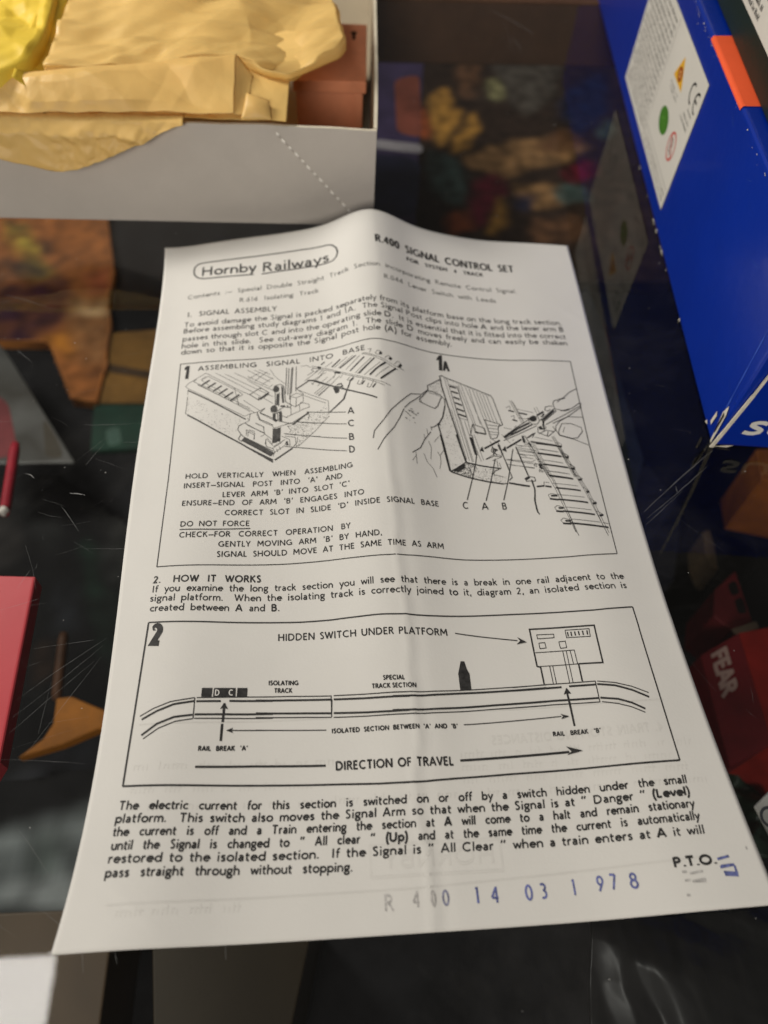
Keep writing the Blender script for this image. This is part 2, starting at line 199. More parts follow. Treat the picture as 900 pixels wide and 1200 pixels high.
LINEWORK={
'platform':[[0.42,[[-55.8,-67.32],[-47.14,-73.37],[-38.46,-79.6]]],[0.5,[[-55.0,-77.02],[-46.55,-83.35],[-39.39,-88.31],[-30.49,-94.94]]],[0.13,[[-50.91,-60.96],[-55.69,-64.52],[-56.54,-65.68],[-55.86,-66.54],[-47.17,-72.93],[-38.83,-78.41]]],[0.13,[[-55.58,-69.95],[-55.63,-76.51],[-55.0,-77.02]]],[0.13,[[-55.64,-67.25],[-55.66,-69.04]]],[0.13,[[-50.91,-60.96],[-42.21,-67.48],[-37.48,-70.58]]],[0.13,[[-52.93,-65.55],[-40.61,-74.31],[-37.27,-76.88]]],[0.13,[[-53.44,-63.21],[-54.39,-64.01]]],[0.13,[[-54.39,-64.01],[-41.99,-72.31]]],[0.13,[[-48.03,-61.23],[-37.54,-68.84],[-30.84,-74.26]]],[0.13,[[-45.15,-61.9],[-30.88,-71.7]]],[0.13,[[-42.48,-61.62],[-30.92,-69.33]]],[0.13,[[-50.82,-62.36],[-52.07,-63.6],[-49.91,-65.86],[-46.81,-67.89],[-42.79,-72.71],[-39.63,-70.25],[-40.82,-69.09]]],[0.13,[[-42.79,-72.71],[-49.1,-68.17],[-52.95,-65.32]]],[0.13,[[-52.07,-63.6],[-50.14,-62.42],[-40.15,-69.57]]],[0.13,[[-38.83,-78.41],[-37.25,-77.64],[-35.32,-77.12],[-33.09,-75.78]]],[0.13,[[-37.25,-77.64],[-37.48,-80.14],[-39.05,-81.11]]],[0.55,[[-51.84,-65.9],[-49.54,-63.94]]],[0.55,[[-50.0,-67.07],[-47.69,-65.22]]],[0.55,[[-48.26,-68.46],[-45.9,-66.47]]],[0.55,[[-46.54,-69.68],[-44.18,-67.73]]],[0.55,[[-44.83,-71.09],[-42.47,-69.14]]],[0.55,[[-43.04,-72.26],[-40.61,-70.2]]],[0.13,[[-40.61,-74.31],[-42.21,-67.48]]],[0.13,[[-39.38,-72.43],[-34.69,-76.52]]],[0.13,[[-41.99,-72.31],[-37.31,-75.74]]],[0.13,[[-41.29,-73.42],[-35.97,-77.29]]],[0.22,[[-37.65,-70.36],[-34.59,-67.94],[-32.06,-70.1],[-34.96,-72.68],[-37.65,-70.36]]],[0.22,[[-34.96,-72.68],[-35.0,-71.39]]],[0.22,[[-34.59,-67.94],[-34.58,-68.6]]],[0.8,[[-34.64,-72.27],[-32.22,-70.3]]],[0.13,[[-36.33,-65.17],[-32.73,-61.88]]],[0.13,[[-34.29,-66.87],[-31.01,-64.27]]],[0.13,[[-32.27,-68.12],[-30.96,-67.14]]],[0.13,[[-38.03,-64.16],[-35.08,-62.13]]],[0.22,[[-35.32,-77.12],[-34.44,-79.88],[-32.33,-81.04],[-30.7,-82.18]]],[0.22,[[-34.51,-77.37],[-33.09,-75.78]]],[0.22,[[-34.51,-77.37],[-30.75,-79.71]]],[0.22,[[-39.05,-81.11],[-40.29,-81.9],[-40.54,-83.33],[-39.53,-84.99],[-40.25,-86.6],[-39.26,-87.63]]],[0.22,[[-38.73,-80.92],[-35.14,-83.54],[-32.88,-84.88]]],[0.22,[[-39.53,-84.99],[-38.86,-85.83],[-30.55,-91.18]]],[1.6,[[-38.99,-86.63],[-34.97,-89.37],[-30.84,-92.33]]],[0.13,[[-38.09,-85.45],[-38.16,-83.41],[-35.74,-84.73],[-35.99,-86.94]]],[0.13,[[-37.37,-83.44],[-35.76,-84.12]]],[0.13,[[-37.6,-85.87],[-37.67,-84.04]]],[0.13,[[-35.69,-81.05],[-33.25,-82.62],[-33.21,-84.45]]],[0.13,[[-34.12,-86.02],[-32.87,-85.28],[-30.61,-87.42]]],[0.13,[[-32.79,-88.88],[-32.52,-86.91],[-30.58,-89.41]]],[0.5,[[-37.62,-89.67],[-30.5,-94.28]]],[0.5,[[-30.03,-94.31],[-25.22,-90.61]]],[0.13,[[-25.22,-90.61],[-23.81,-88.59],[-23.81,-87.01]]],[0.13,[[-23.65,-90.17],[-18.7,-85.29],[-14.78,-80.83]]],[0.13,[[-14.99,-75.47],[-14.93,-80.4]]],[0.13,[[-14.99,-75.47],[-23.8,-69.87],[-24.13,-69.19]]],[0.13,[[-15.65,-76.14],[-21.83,-72.28]]],[0.13,[[-23.8,-69.87],[-22.15,-71.6],[-22.17,-74.55],[-24.46,-76.15],[-25.93,-74.94],[-25.78,-71.99],[-24.13,-71.12],[-22.16,-72.02]]],[0.13,[[-24.13,-72.82],[-22.16,-72.02]]],[0.13,[[-24.13,-72.82],[-24.29,-76.17]]],[0.13,[[-25.78,-72.2],[-24.13,-72.82]]],[0.22,[[-27.01,-60.91],[-27.27,-70.97]]],[0.22,[[-25.15,-60.92],[-25.62,-71.15]]],[0.22,[[-24.14,-60.83],[-24.3,-70.45]]],[0.22,[[-26.33,-61.22],[-26.6,-71.47]]],[0.22,[[-25.49,-61.1],[-26.1,-73.23]]],[0.13,[[-31.91,-61.06],[-30.51,-63.88],[-28.81,-65.82],[-27.3,-67.29]]],[0.13,[[-38.65,-60.73],[-31.81,-65.97]]],[0.13,[[-38.56,-63.22],[-32.45,-67.45]]],[0.13,[[-36.63,-60.88],[-30.83,-64.96]]],[0.13,[[-35.28,-60.76],[-31.87,-63.08]]],[0.13,[[-38.51,-64.8],[-34.43,-67.95]]],[0.4,[[-23.97,-69.42],[-20.47,-66.91],[-18.47,-67.28],[-12.59,-71.11],[-8.76,-73.58]]],[0.13,[[-22.79,-61.03],[-21.1,-60.86],[-19.75,-61.99]]],[0.13,[[-17.89,-72.95],[-13.87,-69.46]]],[0.13,[[-18.54,-72.61],[-14.52,-69.07]]],[0.13,[[-21.8,-66.91],[-17.07,-63.01]]],[0.13,[[-19.8,-67.25],[-15.43,-64.73]]],[0.13,[[-17.77,-65.04],[-16.41,-63.6]]],[0.13,[[-19.81,-67.68],[-19.15,-68.66]]],[0.4,[[-14.59,-79.58],[-10.62,-75.95],[-9.01,-71.43]]],[1.1,[[-13.08,-70.88],[-12.33,-73.28]]],[1.1,[[-12.43,-71.07],[-12.15,-72.92]]],[0.22,[[-12.91,-70.59],[-10.97,-71.41],[-11.09,-70.11],[-12.24,-70.16]]],[0.22,[[-11.28,-71.1],[-10.03,-72.76]]],[0.22,[[-30.45,-67.63],[-28.8,-67.13],[-27.79,-68.11],[-27.24,-73.96],[-25.6,-75.39],[-25.92,-76.2],[-27.72,-75.81],[-29.97,-77.49],[-31.27,-77.38],[-31.46,-75.9],[-30.17,-74.95],[-30.25,-70.25],[-30.93,-69.11],[-30.45,-67.63]]],[0.22,[[-26.91,-75.26],[-26.41,-75.73],[-26.9,-76.01]]],[0.22,[[-29.74,-70.73],[-29.85,-74.98]]],[0.22,[[-28.43,-70.42],[-28.06,-74.3]]],[0.22,[[-29.09,-70.36],[-29.19,-75.46]]],[0.22,[[-28.46,-67.82],[-28.26,-70.87]]],[0.55,[[-29.41,-70.76],[-29.62,-75.0]]],[0.55,[[-28.29,-68.28],[-27.9,-74.31]]],[0.55,[[-28.7,-75.5],[-27.39,-75.42]]],[0.9,[[-30.45,-77.86],[-30.42,-80.15],[-29.6,-80.83]]],[0.9,[[-28.67,-77.6],[-28.57,-81.12]]],[0.22,[[-29.48,-77.74],[-29.28,-80.85]]],[0.22,[[-30.45,-78.28],[-28.35,-77.21]]],[0.22,[[-28.31,-81.14],[-25.57,-82.01],[-20.56,-78.53]]],[0.22,[[-27.34,-82.24],[-25.57,-81.8]]],[0.5,[[-25.25,-82.53],[-20.73,-78.71]]],[0.13,[[-25.59,-78.93],[-25.76,-76.21]]],[0.13,[[-27.04,-79.61],[-21.85,-77.1],[-20.38,-76.69],[-20.54,-75.63],[-22.82,-74.68],[-23.31,-75.66],[-23.15,-77.35]]],[0.13,[[-28.34,-78.87],[-26.71,-79.85]]],[0.13,[[-26.69,-82.71],[-25.56,-84.43],[-26.04,-85.19]]],[0.13,[[-25.73,-82.8],[-26.69,-82.91]]],[0.13,[[-20.72,-78.5],[-20.41,-79.37],[-20.74,-81.16]]],[0.75,[[-30.3,-83.43],[-30.38,-88.43]]],[0.75,[[-29.69,-83.47],[-29.75,-88.28]]],[0.75,[[-29.02,-83.24],[-29.12,-88.04]]],[0.13,[[-30.69,-83.2],[-30.75,-88.61]]],[0.13,[[-28.55,-82.95],[-28.71,-88.15]]],[0.13,[[-29.72,-83.47],[-29.81,-88.47]]],[0.13,[[-35.47,-77.74],[-34.6,-80.08],[-32.64,-81.43],[-31.02,-82.36],[-30.37,-83.22],[-28.3,-82.57],[-27.02,-82.27]]],[0.13,[[-34.5,-77.58],[-30.25,-80.57]]],[0.13,[[-37.9,-81.78],[-32.88,-85.08]]],[0.13,[[-37.82,-84.03],[-35.88,-85.33],[-35.83,-86.94]]],[0.13,[[-35.53,-81.27],[-33.41,-82.61],[-33.22,-83.84]]],[0.13,[[-38.0,-79.07],[-37.65,-79.92]]],[0.13,[[-32.67,-87.1],[-32.46,-89.49],[-30.56,-90.39],[-30.07,-91.6],[-30.52,-92.93]]],[0.13,[[-32.37,-86.52],[-30.75,-88.8]]],[0.13,[[-30.88,-90.37],[-28.23,-88.39]]],[0.13,[[-30.07,-91.6],[-27.27,-89.45],[-26.97,-88.29]]],[0.13,[[-28.26,-86.2],[-26.02,-87.58],[-25.86,-89.57],[-26.8,-89.1]]],[0.13,[[-27.3,-86.28],[-24.44,-86.94],[-24.12,-90.13],[-23.65,-89.78]]],[0.13,[[-30.42,-89.61],[-27.29,-87.47]]],[0.13,[[-29.29,-91.65],[-29.62,-90.45]]],[0.13,[[-28.52,-90.92],[-28.85,-89.72]]],[0.6,[[-26.81,-88.11],[-26.58,-89.51]]],[1.5,[[-37.7,-87.47],[-34.18,-89.8],[-30.62,-92.34]]],[0.13,[[-27.63,-85.45],[-20.0,-87.08],[-17.46,-87.6]]]],
'stip1':[[0.2,[[-15.66,-76.55],[-14.94,-80.8],[-18.7,-85.29],[-23.49,-89.8],[-23.81,-87.01],[-26.04,-85.19],[-25.57,-82.82],[-20.57,-78.94],[-17.32,-78.26]],620],[0.19,[[-55.42,-69.97],[-55.02,-76.8],[-40.4,-86.59],[-40.58,-82.51],[-39.09,-80.07]],330]],
'leaders':[[0.22,[[-21.21,-78.35],[-14.75,-79.63],[-10.13,-80.79]]],[0.22,[[-24.13,-81.55],[-17.39,-82.92],[-10.05,-84.97]]],[0.22,[[-27.31,-85.4],[-20.63,-86.91],[-10.11,-89.8]]],[0.22,[[-27.27,-89.84],[-20.66,-91.22],[-10.25,-93.95]]]],
'track_drawing':[[0.13,[[-19.58,-61.36],[-14.24,-63.97],[-7.74,-68.08],[-2.02,-71.11],[2.94,-73.15]]],[0.13,[[-19.59,-62.03],[-14.25,-64.53],[-7.76,-68.58],[-2.2,-71.58],[1.12,-73.4]]],[0.13,[[-4.16,-60.84],[-1.89,-61.91],[1.67,-63.8],[4.27,-65.39],[7.25,-66.57]]],[0.13,[[-4.83,-60.97],[-1.91,-62.42],[1.3,-64.39],[3.56,-65.86],[5.52,-66.93]]],[0.13,[[-4.16,-60.84],[-4.84,-61.31]]],[0.45,[[-13.72,-63.25],[-11.15,-61.06]]],[0.45,[[-11.42,-64.45],[-6.66,-61.19]]],[0.45,[[-8.51,-66.47],[-4.22,-62.33]]],[0.45,[[-5.95,-68.13],[-1.29,-63.25]]],[0.6,[[-2.91,-69.34],[-1.18,-67.46],[1.95,-64.82]]],[0.6,[[0.11,-71.01],[4.87,-66.49]]],[0.13,[[-11.74,-64.12],[-7.48,-60.9]]],[0.13,[[-9.63,-65.52],[-5.51,-61.55]]],[0.13,[[-7.07,-67.67],[-2.28,-63.14]]],[0.13,[[-4.52,-69.01],[0.27,-64.97]]],[0.13,[[-1.32,-70.15],[2.87,-66.13]]],[0.13,[[-15.56,-62.73],[-13.51,-61.34]]],[0.13,[[-13.06,-63.68],[-9.14,-60.94]]],[0.13,[[-6.44,-68.07],[-3.7,-65.43]]],[0.4,[[-16.88,-61.51],[-15.69,-60.7]]],[0.4,[[-17.74,-62.41],[-16.9,-62.39]]],[0.13,[[-0.85,-61.14],[-0.15,-60.52],[0.82,-61.03],[0.26,-62.22],[-0.88,-61.66],[-0.85,-61.14]]],[0.13,[[1.71,-63.16],[2.78,-62.04],[3.76,-62.76]]],[0.13,[[4.47,-64.91],[5.58,-63.51],[6.56,-64.26],[5.59,-65.85]]],[0.9,[[0.44,-62.0],[0.75,-61.21]]],[0.9,[[3.1,-63.55],[3.76,-62.76]]],[0.9,[[5.77,-65.79],[6.54,-64.56]]],[0.13,[[-7.91,-68.24],[-7.46,-69.22],[-8.63,-69.89],[-9.43,-69.41],[-8.58,-68.64]]],[0.13,[[-4.89,-69.96],[-4.92,-70.78],[-5.79,-72.2],[-6.58,-71.78],[-6.05,-70.48]]],[0.13,[[-2.03,-71.31],[-2.24,-72.31],[-3.12,-73.81],[-3.91,-73.47],[-3.36,-72.14]]],[0.13,[[-1.27,-72.4],[-2.48,-73.91]]],[0.13,[[-4.28,-70.93],[-5.47,-72.29]]],[0.13,[[-7.62,-69.17],[-8.31,-70.2]]],[0.13,[[-18.92,-62.38],[-19.76,-62.88],[-18.93,-63.7]]],[0.13,[[-17.92,-63.25],[-18.6,-64.21]]],[0.13,[[-15.92,-63.95],[-17.11,-65.62]]],[0.13,[[-12.62,-65.77],[-13.33,-67.49]]],[0.13,[[-10.67,-67.08],[-11.36,-68.12]]],[0.45,[[-2.32,-73.93],[-1.45,-72.72]]],[0.45,[[-5.31,-72.21],[-4.52,-71.17]]],[0.45,[[-8.31,-70.08],[-7.63,-69.29]]],[0.7,[[-12.94,-65.45],[-11.3,-66.22]]],[0.7,[[-17.9,-62.15],[-16.9,-62.83]]],[0.13,[[-3.11,-59.78],[-2.11,-59.73],[-2.32,-60.57],[-2.83,-60.91]]],[0.13,[[-19.03,-72.1],[-12.98,-66.74]]],[0.13,[[-17.73,-73.19],[-11.5,-67.22]]],[0.13,[[-20.95,-64.87],[-18.93,-63.48]]],[0.13,[[-19.65,-68.57],[-16.61,-65.31]]],[0.13,[[-18.0,-69.32],[-14.97,-66.59]]],[0.45,[[-20.97,-66.83],[-19.63,-66.93],[-13.08,-70.75]]],[0.45,[[-11.15,-71.98],[-6.39,-74.9],[-1.22,-77.65]]],[0.38,[[-13.44,-78.65],[-10.46,-76.0],[-9.55,-72.92]]],[0.38,[[-9.2,-72.41],[-8.53,-69.92],[-7.78,-69.12]]],[1.1,[[-12.93,-71.43],[-12.42,-73.04]]],[0.22,[[-12.16,-73.33],[-11.79,-71.57],[-10.64,-71.31],[-11.1,-70.32],[-12.41,-70.32]]]],
'hand_drawing':[[0.26,[[-3.02,-91.2],[-2.59,-88.79],[0.28,-85.11],[2.59,-81.41],[7.06,-76.18],[8.71,-74.43],[12.02,-73.56],[14.12,-71.27]]],[0.26,[[-1.98,-95.02],[-0.08,-91.57],[3.02,-87.35],[4.87,-83.72],[6.25,-80.43]]],[0.26,[[6.45,-79.98],[8.29,-77.63],[10.49,-75.5],[11.81,-74.05]]],[0.26,[[13.9,-71.75],[11.16,-75.7],[11.26,-76.49],[15.56,-77.84],[16.51,-76.82],[18.1,-72.93]]],[0.26,[[13.9,-71.75],[15.29,-71.6],[17.64,-72.38],[18.86,-73.86],[18.79,-76.2],[17.67,-80.55],[16.63,-82.57],[15.12,-84.27],[13.7,-85.17]]],[0.26,[[7.61,-94.95],[10.04,-92.87],[11.45,-89.83],[13.57,-86.59]]],[0.4,[[18.79,-76.2],[17.67,-80.55],[16.63,-82.57],[16.01,-83.69]]],[0.13,[[14.2,-72.31],[16.25,-72.45],[17.57,-73.03]]],[0.13,[[11.51,-75.59],[11.77,-76.55]]],[0.13,[[11.46,-87.88],[11.64,-89.59]]],[0.13,[[12.49,-85.65],[12.61,-87.99]]],[0.13,[[13.75,-84.56],[13.94,-86.11]]],[0.13,[[8.59,-94.73],[8.61,-98.46]]],[0.13,[[8.68,-95.65],[7.4,-97.61]]],[0.13,[[12.6,-89.95],[13.22,-92.15],[12.69,-96.08]]],[0.13,[[10.87,-94.57],[11.61,-97.24],[13.06,-99.02],[13.92,-101.86]]],[0.13,[[15.78,-87.74],[14.24,-90.0]]],[0.13,[[14.92,-93.18],[15.58,-94.81],[15.55,-96.73],[15.01,-98.89]]],[0.13,[[15.45,-94.45],[17.0,-92.09]]],[0.22,[[7.56,-80.66],[9.07,-80.62]]],[0.22,[[8.37,-81.03],[9.98,-81.75]]],[0.22,[[6.53,-81.15],[8.09,-82.5]]],[0.22,[[6.37,-83.36],[7.0,-83.79]]],[0.22,[[8.55,-82.96],[9.21,-82.97]]],[0.22,[[10.05,-80.93],[10.56,-80.78]]],[0.22,[[7.47,-84.05],[7.62,-84.21]]],[0.22,[[9.1,-84.39],[9.24,-84.74]]],[0.22,[[8.12,-79.9],[8.79,-79.9]]],[0.22,[[7.58,-80.46],[7.87,-80.97]]]],
'block_drawing':[[0.28,[[14.12,-71.27],[14.08,-69.79],[18.22,-66.42]]],[0.4,[[18.31,-65.52],[18.49,-68.99],[19.45,-74.83],[21.31,-85.8],[22.77,-96.01]]],[0.4,[[16.01,-83.69],[16.93,-89.54],[18.02,-99.46]]],[0.4,[[16.05,-83.28],[16.7,-83.57]]],[0.3,[[18.02,-99.46],[22.77,-96.01]]],[0.26,[[18.29,-65.75],[18.16,-65.25],[18.91,-64.83],[19.56,-65.28],[22.6,-66.35],[27.93,-68.63],[33.18,-71.13],[33.7,-72.43],[35.22,-82.12],[34.32,-82.56]]],[0.13,[[20.08,-65.41],[20.3,-66.0]]],[0.13,[[21.12,-65.8],[21.34,-66.39]]],[0.13,[[22.16,-66.2],[22.38,-66.79]]],[0.13,[[23.2,-66.62],[23.42,-67.21]]],[0.13,[[24.24,-67.05],[24.45,-67.64]]],[0.13,[[25.27,-67.49],[25.48,-68.08]]],[0.13,[[26.3,-67.94],[26.51,-68.53]]],[0.13,[[27.33,-68.39],[27.54,-68.99]]],[0.13,[[28.36,-68.85],[28.56,-69.45]]],[0.13,[[29.38,-69.32],[29.58,-69.93]]],[0.13,[[30.4,-69.8],[30.6,-70.41]]],[0.13,[[31.42,-70.29],[31.62,-70.89]]],[0.13,[[32.43,-70.78],[32.63,-71.39]]],[0.12,[[19.56,-65.28],[23.83,-95.37]]],[0.12,[[20.39,-65.8],[24.6,-95.72]]],[0.12,[[23.24,-68.48],[25.04,-81.15]]],[0.12,[[23.7,-67.54],[27.3,-85.96]]],[0.12,[[24.56,-67.66],[27.22,-82.66]]],[0.12,[[25.72,-68.19],[29.83,-85.84]]],[0.12,[[26.8,-68.74],[28.63,-82.16]]],[0.12,[[27.88,-69.08],[29.99,-80.82]]],[0.12,[[28.91,-69.74],[30.84,-80.78]]],[0.12,[[29.89,-70.24],[31.81,-81.15]]],[0.12,[[30.82,-70.61],[32.77,-81.54]]],[0.12,[[31.84,-70.76],[33.76,-81.72]]],[0.12,[[21.12,-81.52],[23.05,-95.02]]],[0.12,[[22.79,-80.1],[24.93,-95.7]]],[0.12,[[24.02,-81.23],[26.11,-94.08]]],[0.12,[[25.59,-87.7],[27.22,-95.6]]],[0.12,[[25.04,-81.15],[25.45,-86.08]]],[0.12,[[26.29,-86.02],[27.93,-95.19]]],[0.12,[[30.22,-80.38],[31.28,-87.43]]],[0.12,[[32.66,-89.44],[33.03,-91.46]]],[0.12,[[20.54,-77.42],[20.99,-81.12]]],[0.62,[[20.97,-68.57],[22.94,-69.04]]],[0.62,[[21.29,-70.48],[23.3,-71.09]]],[0.62,[[21.65,-72.59],[23.56,-73.36]]],[0.62,[[21.97,-74.7],[23.93,-75.55]]],[0.62,[[22.2,-76.92],[24.36,-77.72]]],[0.62,[[22.53,-78.87],[24.7,-79.71]]],[0.13,[[20.69,-67.96],[23.42,-68.45],[25.07,-80.94],[22.6,-80.32],[20.69,-67.96]]],[0.22,[[26.25,-82.31],[29.63,-83.56],[29.86,-85.63],[26.76,-84.97],[26.25,-82.31]]],[0.22,[[25.28,-86.09],[26.25,-82.31]]],[0.55,[[26.58,-85.1],[29.78,-85.71]]],[0.9,[[25.16,-87.12],[26.04,-93.29]]],[0.22,[[24.92,-86.32],[25.74,-86.47],[26.16,-93.68]]],[0.22,[[30.05,-80.39],[34.41,-81.92],[33.69,-83.41],[33.59,-85.3],[32.85,-86.97],[31.45,-87.42]]],[0.13,[[30.64,-82.26],[34.29,-82.77]]],[0.13,[[30.81,-83.51],[33.8,-83.83]]],[0.13,[[30.98,-84.75],[33.45,-85.09]]],[0.13,[[31.17,-85.78],[33.33,-85.93]]],[0.13,[[30.05,-80.39],[30.95,-87.44]]],[0.13,[[31.28,-87.43],[33.05,-89.02],[33.4,-93.47]]],[0.22,[[32.83,-89.44],[34.7,-97.84]]],[0.22,[[28.63,-94.77],[31.1,-93.51],[33.34,-93.87]]],[0.22,[[31.44,-91.09],[32.37,-91.47],[31.65,-91.89]]],[0.22,[[31.05,-91.5],[31.1,-93.51]]],[0.6,[[21.08,-86.43],[22.8,-95.82]]],[0.6,[[16.35,-87.05],[17.87,-99.29]]],[0.45,[[18.02,-99.46],[23.12,-101.18],[27.78,-102.35],[32.46,-103.18]]],[0.45,[[22.94,-96.0],[26.88,-96.99],[32.43,-97.92]]],[0.28,[[18.18,-99.45],[22.61,-96.02]]],[0.28,[[32.46,-103.18],[33.79,-102.81]]],[0.28,[[32.44,-97.84],[30.52,-98.84],[30.06,-99.82]]],[0.28,[[33.16,-89.43],[33.83,-93.87],[34.54,-97.84],[35.19,-100.97],[34.25,-101.93]]],[0.6,[[33.95,-102.81],[39.63,-104.12]]],[0.13,[[28.47,-94.77],[31.38,-92.7],[33.23,-93.47]]],[0.13,[[30.38,-95.11],[33.34,-93.87]]],[0.13,[[31.69,-95.09],[31.68,-97.46]]],[0.13,[[32.23,-95.87],[32.6,-97.84]]],[0.13,[[30.67,-88.27],[31.92,-93.49]]],[0.13,[[34.37,-85.7],[36.0,-88.17]]],[0.13,[[33.71,-94.67],[41.87,-96.47]]],[0.13,[[34.13,-96.26],[41.92,-98.07]]],[0.13,[[38.19,-91.07],[42.87,-92.48]]],[0.13,[[38.72,-89.86],[42.89,-90.42]]],[0.13,[[37.94,-92.7],[42.67,-93.69]]],[0.13,[[38.4,-93.92],[42.18,-94.68]]],[0.13,[[37.79,-89.43],[39.63,-90.29]]],[0.13,[[30.03,-100.01],[32.82,-100.76]]],[0.13,[[23.1,-95.99],[24.09,-101.14]]],[0.7,[[19.01,-99.25],[22.43,-96.69]]],[0.7,[[19.81,-99.3],[22.34,-97.47]]],[0.22,[[31.16,-90.69],[32.4,-91.27],[31.27,-92.3],[31.16,-90.69]]],[0.22,[[31.05,-90.29],[30.5,-91.92],[31.98,-93.09]]],[0.6,[[31.41,-91.29],[31.89,-91.4]]]],
'stip2':[[0.19,[[18.52,-99.3],[22.75,-96.21],[26.85,-97.18],[30.62,-98.06],[30.41,-99.62],[34.1,-100.77],[32.48,-103.07],[27.49,-102.17]],560],[0.26,[[18.5,-99.42],[22.75,-96.21],[25.91,-96.91],[24.41,-101.12]],260],[0.2,[[16.35,-83.63],[18.53,-77.08],[19.83,-77.73],[22.45,-96.03],[18.2,-99.26]],230],[0.14,[[14.23,-69.96],[18.2,-66.64],[18.62,-72.84],[17.66,-72.16],[14.29,-71.22]],170]],
'leaders_b':[[0.3,[[25.99,-93.69],[25.53,-96.06],[23.88,-101.52],[21.61,-108.51]]],[0.3,[[31.29,-94.5],[29.14,-101.75],[26.77,-108.74]]],[0.3,[[36.88,-91.05],[33.96,-101.73],[31.67,-108.53]]]],
'arrow_drawing':[[0.6,[[33.55,-87.87],[28.65,-90.98]]],[0.6,[[39.9,-87.61],[35.12,-90.72]]]],
'signal_drawing':[[0.4,[[37.83,-90.25],[38.79,-95.54],[39.75,-100.52]]],[0.4,[[40.47,-101.92],[40.8,-105.03],[40.19,-109.17],[40.27,-111.41],[40.33,-112.89]]],[0.8,[[38.73,-101.85],[40.0,-100.93]]],[0.22,[[38.64,-101.45],[39.88,-100.72],[41.39,-101.19],[41.51,-102.37],[40.53,-102.51],[39.93,-102.29],[38.96,-102.44],[38.64,-101.45]]],[0.35,[[40.41,-102.31],[40.8,-105.6],[40.13,-108.6],[40.18,-111.96],[40.69,-113.46]]],[0.6,[[37.18,-103.61],[39.48,-104.08]]],[0.6,[[41.49,-104.3],[43.57,-104.15]]],[0.6,[[43.87,-104.25],[45.53,-104.65]]],[0.22,[[34.91,-86.52],[39.1,-83.18],[43.26,-80.3]]],[0.22,[[34.7,-87.97],[40.1,-85.32],[45.2,-82.74]]],[0.22,[[35.15,-87.14],[41.33,-83.88],[43.94,-82.26]]],[0.22,[[51.28,-75.41],[50.28,-75.2],[48.99,-75.63],[48.62,-76.74],[49.38,-77.28],[50.38,-76.53]]],[0.7,[[35.61,-86.31],[39.37,-83.61],[43.21,-81.59]]],[0.7,[[34.88,-86.73],[35.61,-86.31]]],[0.7,[[45.87,-78.87],[48.16,-77.39]]],[0.7,[[47.41,-80.66],[51.33,-76.97]]],[0.45,[[37.01,-85.89],[43.94,-82.26]]],[0.45,[[47.63,-78.48],[48.18,-78.27],[47.51,-79.13],[46.97,-79.34]]],[0.45,[[46.95,-80.43],[47.34,-81.09],[47.03,-82.8],[47.18,-83.88],[46.31,-84.06],[45.63,-83.19]]],[0.22,[[43.26,-80.3],[43.74,-79.45],[44.84,-78.92],[46.09,-79.53],[46.37,-80.84],[45.48,-82.11],[44.12,-82.19],[43.28,-81.16],[43.26,-80.3]]],[0.22,[[46.37,-80.84],[51.46,-76.3],[51.99,-77.18],[47.67,-81.1],[47.28,-82.38],[47.76,-83.47],[46.9,-84.51]]],[0.6,[[45.75,-83.4],[46.29,-83.21],[46.35,-83.85],[45.73,-83.96]]],[0.22,[[45.42,-83.39],[45.09,-85.29],[47.81,-86.87],[50.41,-84.58],[49.85,-83.08]]],[0.22,[[45.35,-85.73],[47.56,-84.53],[49.66,-85.0]]],[0.22,[[47.48,-86.86],[48.15,-84.97]]],[0.22,[[44.43,-85.27],[41.45,-87.25]]],[0.22,[[44.03,-85.67],[43.12,-87.11]]],[0.5,[[41.81,-87.05],[43.88,-85.58]]],[0.22,[[47.95,-82.4],[54.53,-78.41],[60.29,-74.47]]],[0.22,[[50.05,-82.0],[55.06,-79.26],[60.15,-75.15]]],[0.22,[[60.34,-74.24],[60.3,-73.57]]],[0.22,[[51.49,-74.29],[52.05,-73.15],[55.11,-71.89],[57.56,-69.44],[60.05,-67.87]]],[0.22,[[51.49,-74.29],[51.81,-76.29],[54.13,-76.88],[57.16,-75.81],[60.17,-73.35]]],[0.22,[[53.02,-73.57],[54.31,-72.39],[55.83,-71.85]]],[0.22,[[53.38,-77.13],[55.64,-76.35]]],[0.5,[[54.28,-77.01],[56.18,-76.32]]],[0.22,[[59.82,-79.17],[55.06,-79.26],[52.27,-81.12],[50.7,-83.08],[50.58,-84.58],[51.23,-86.5],[55.38,-87.86],[59.28,-89.74]]],[0.22,[[51.18,-85.01],[52.79,-81.97],[55.58,-81.85],[58.44,-83.19],[58.47,-84.7],[56.56,-87.16],[54.78,-87.46],[51.27,-86.29],[51.18,-85.01]]],[0.13,[[52.46,-85.42],[53.4,-83.25]]]],
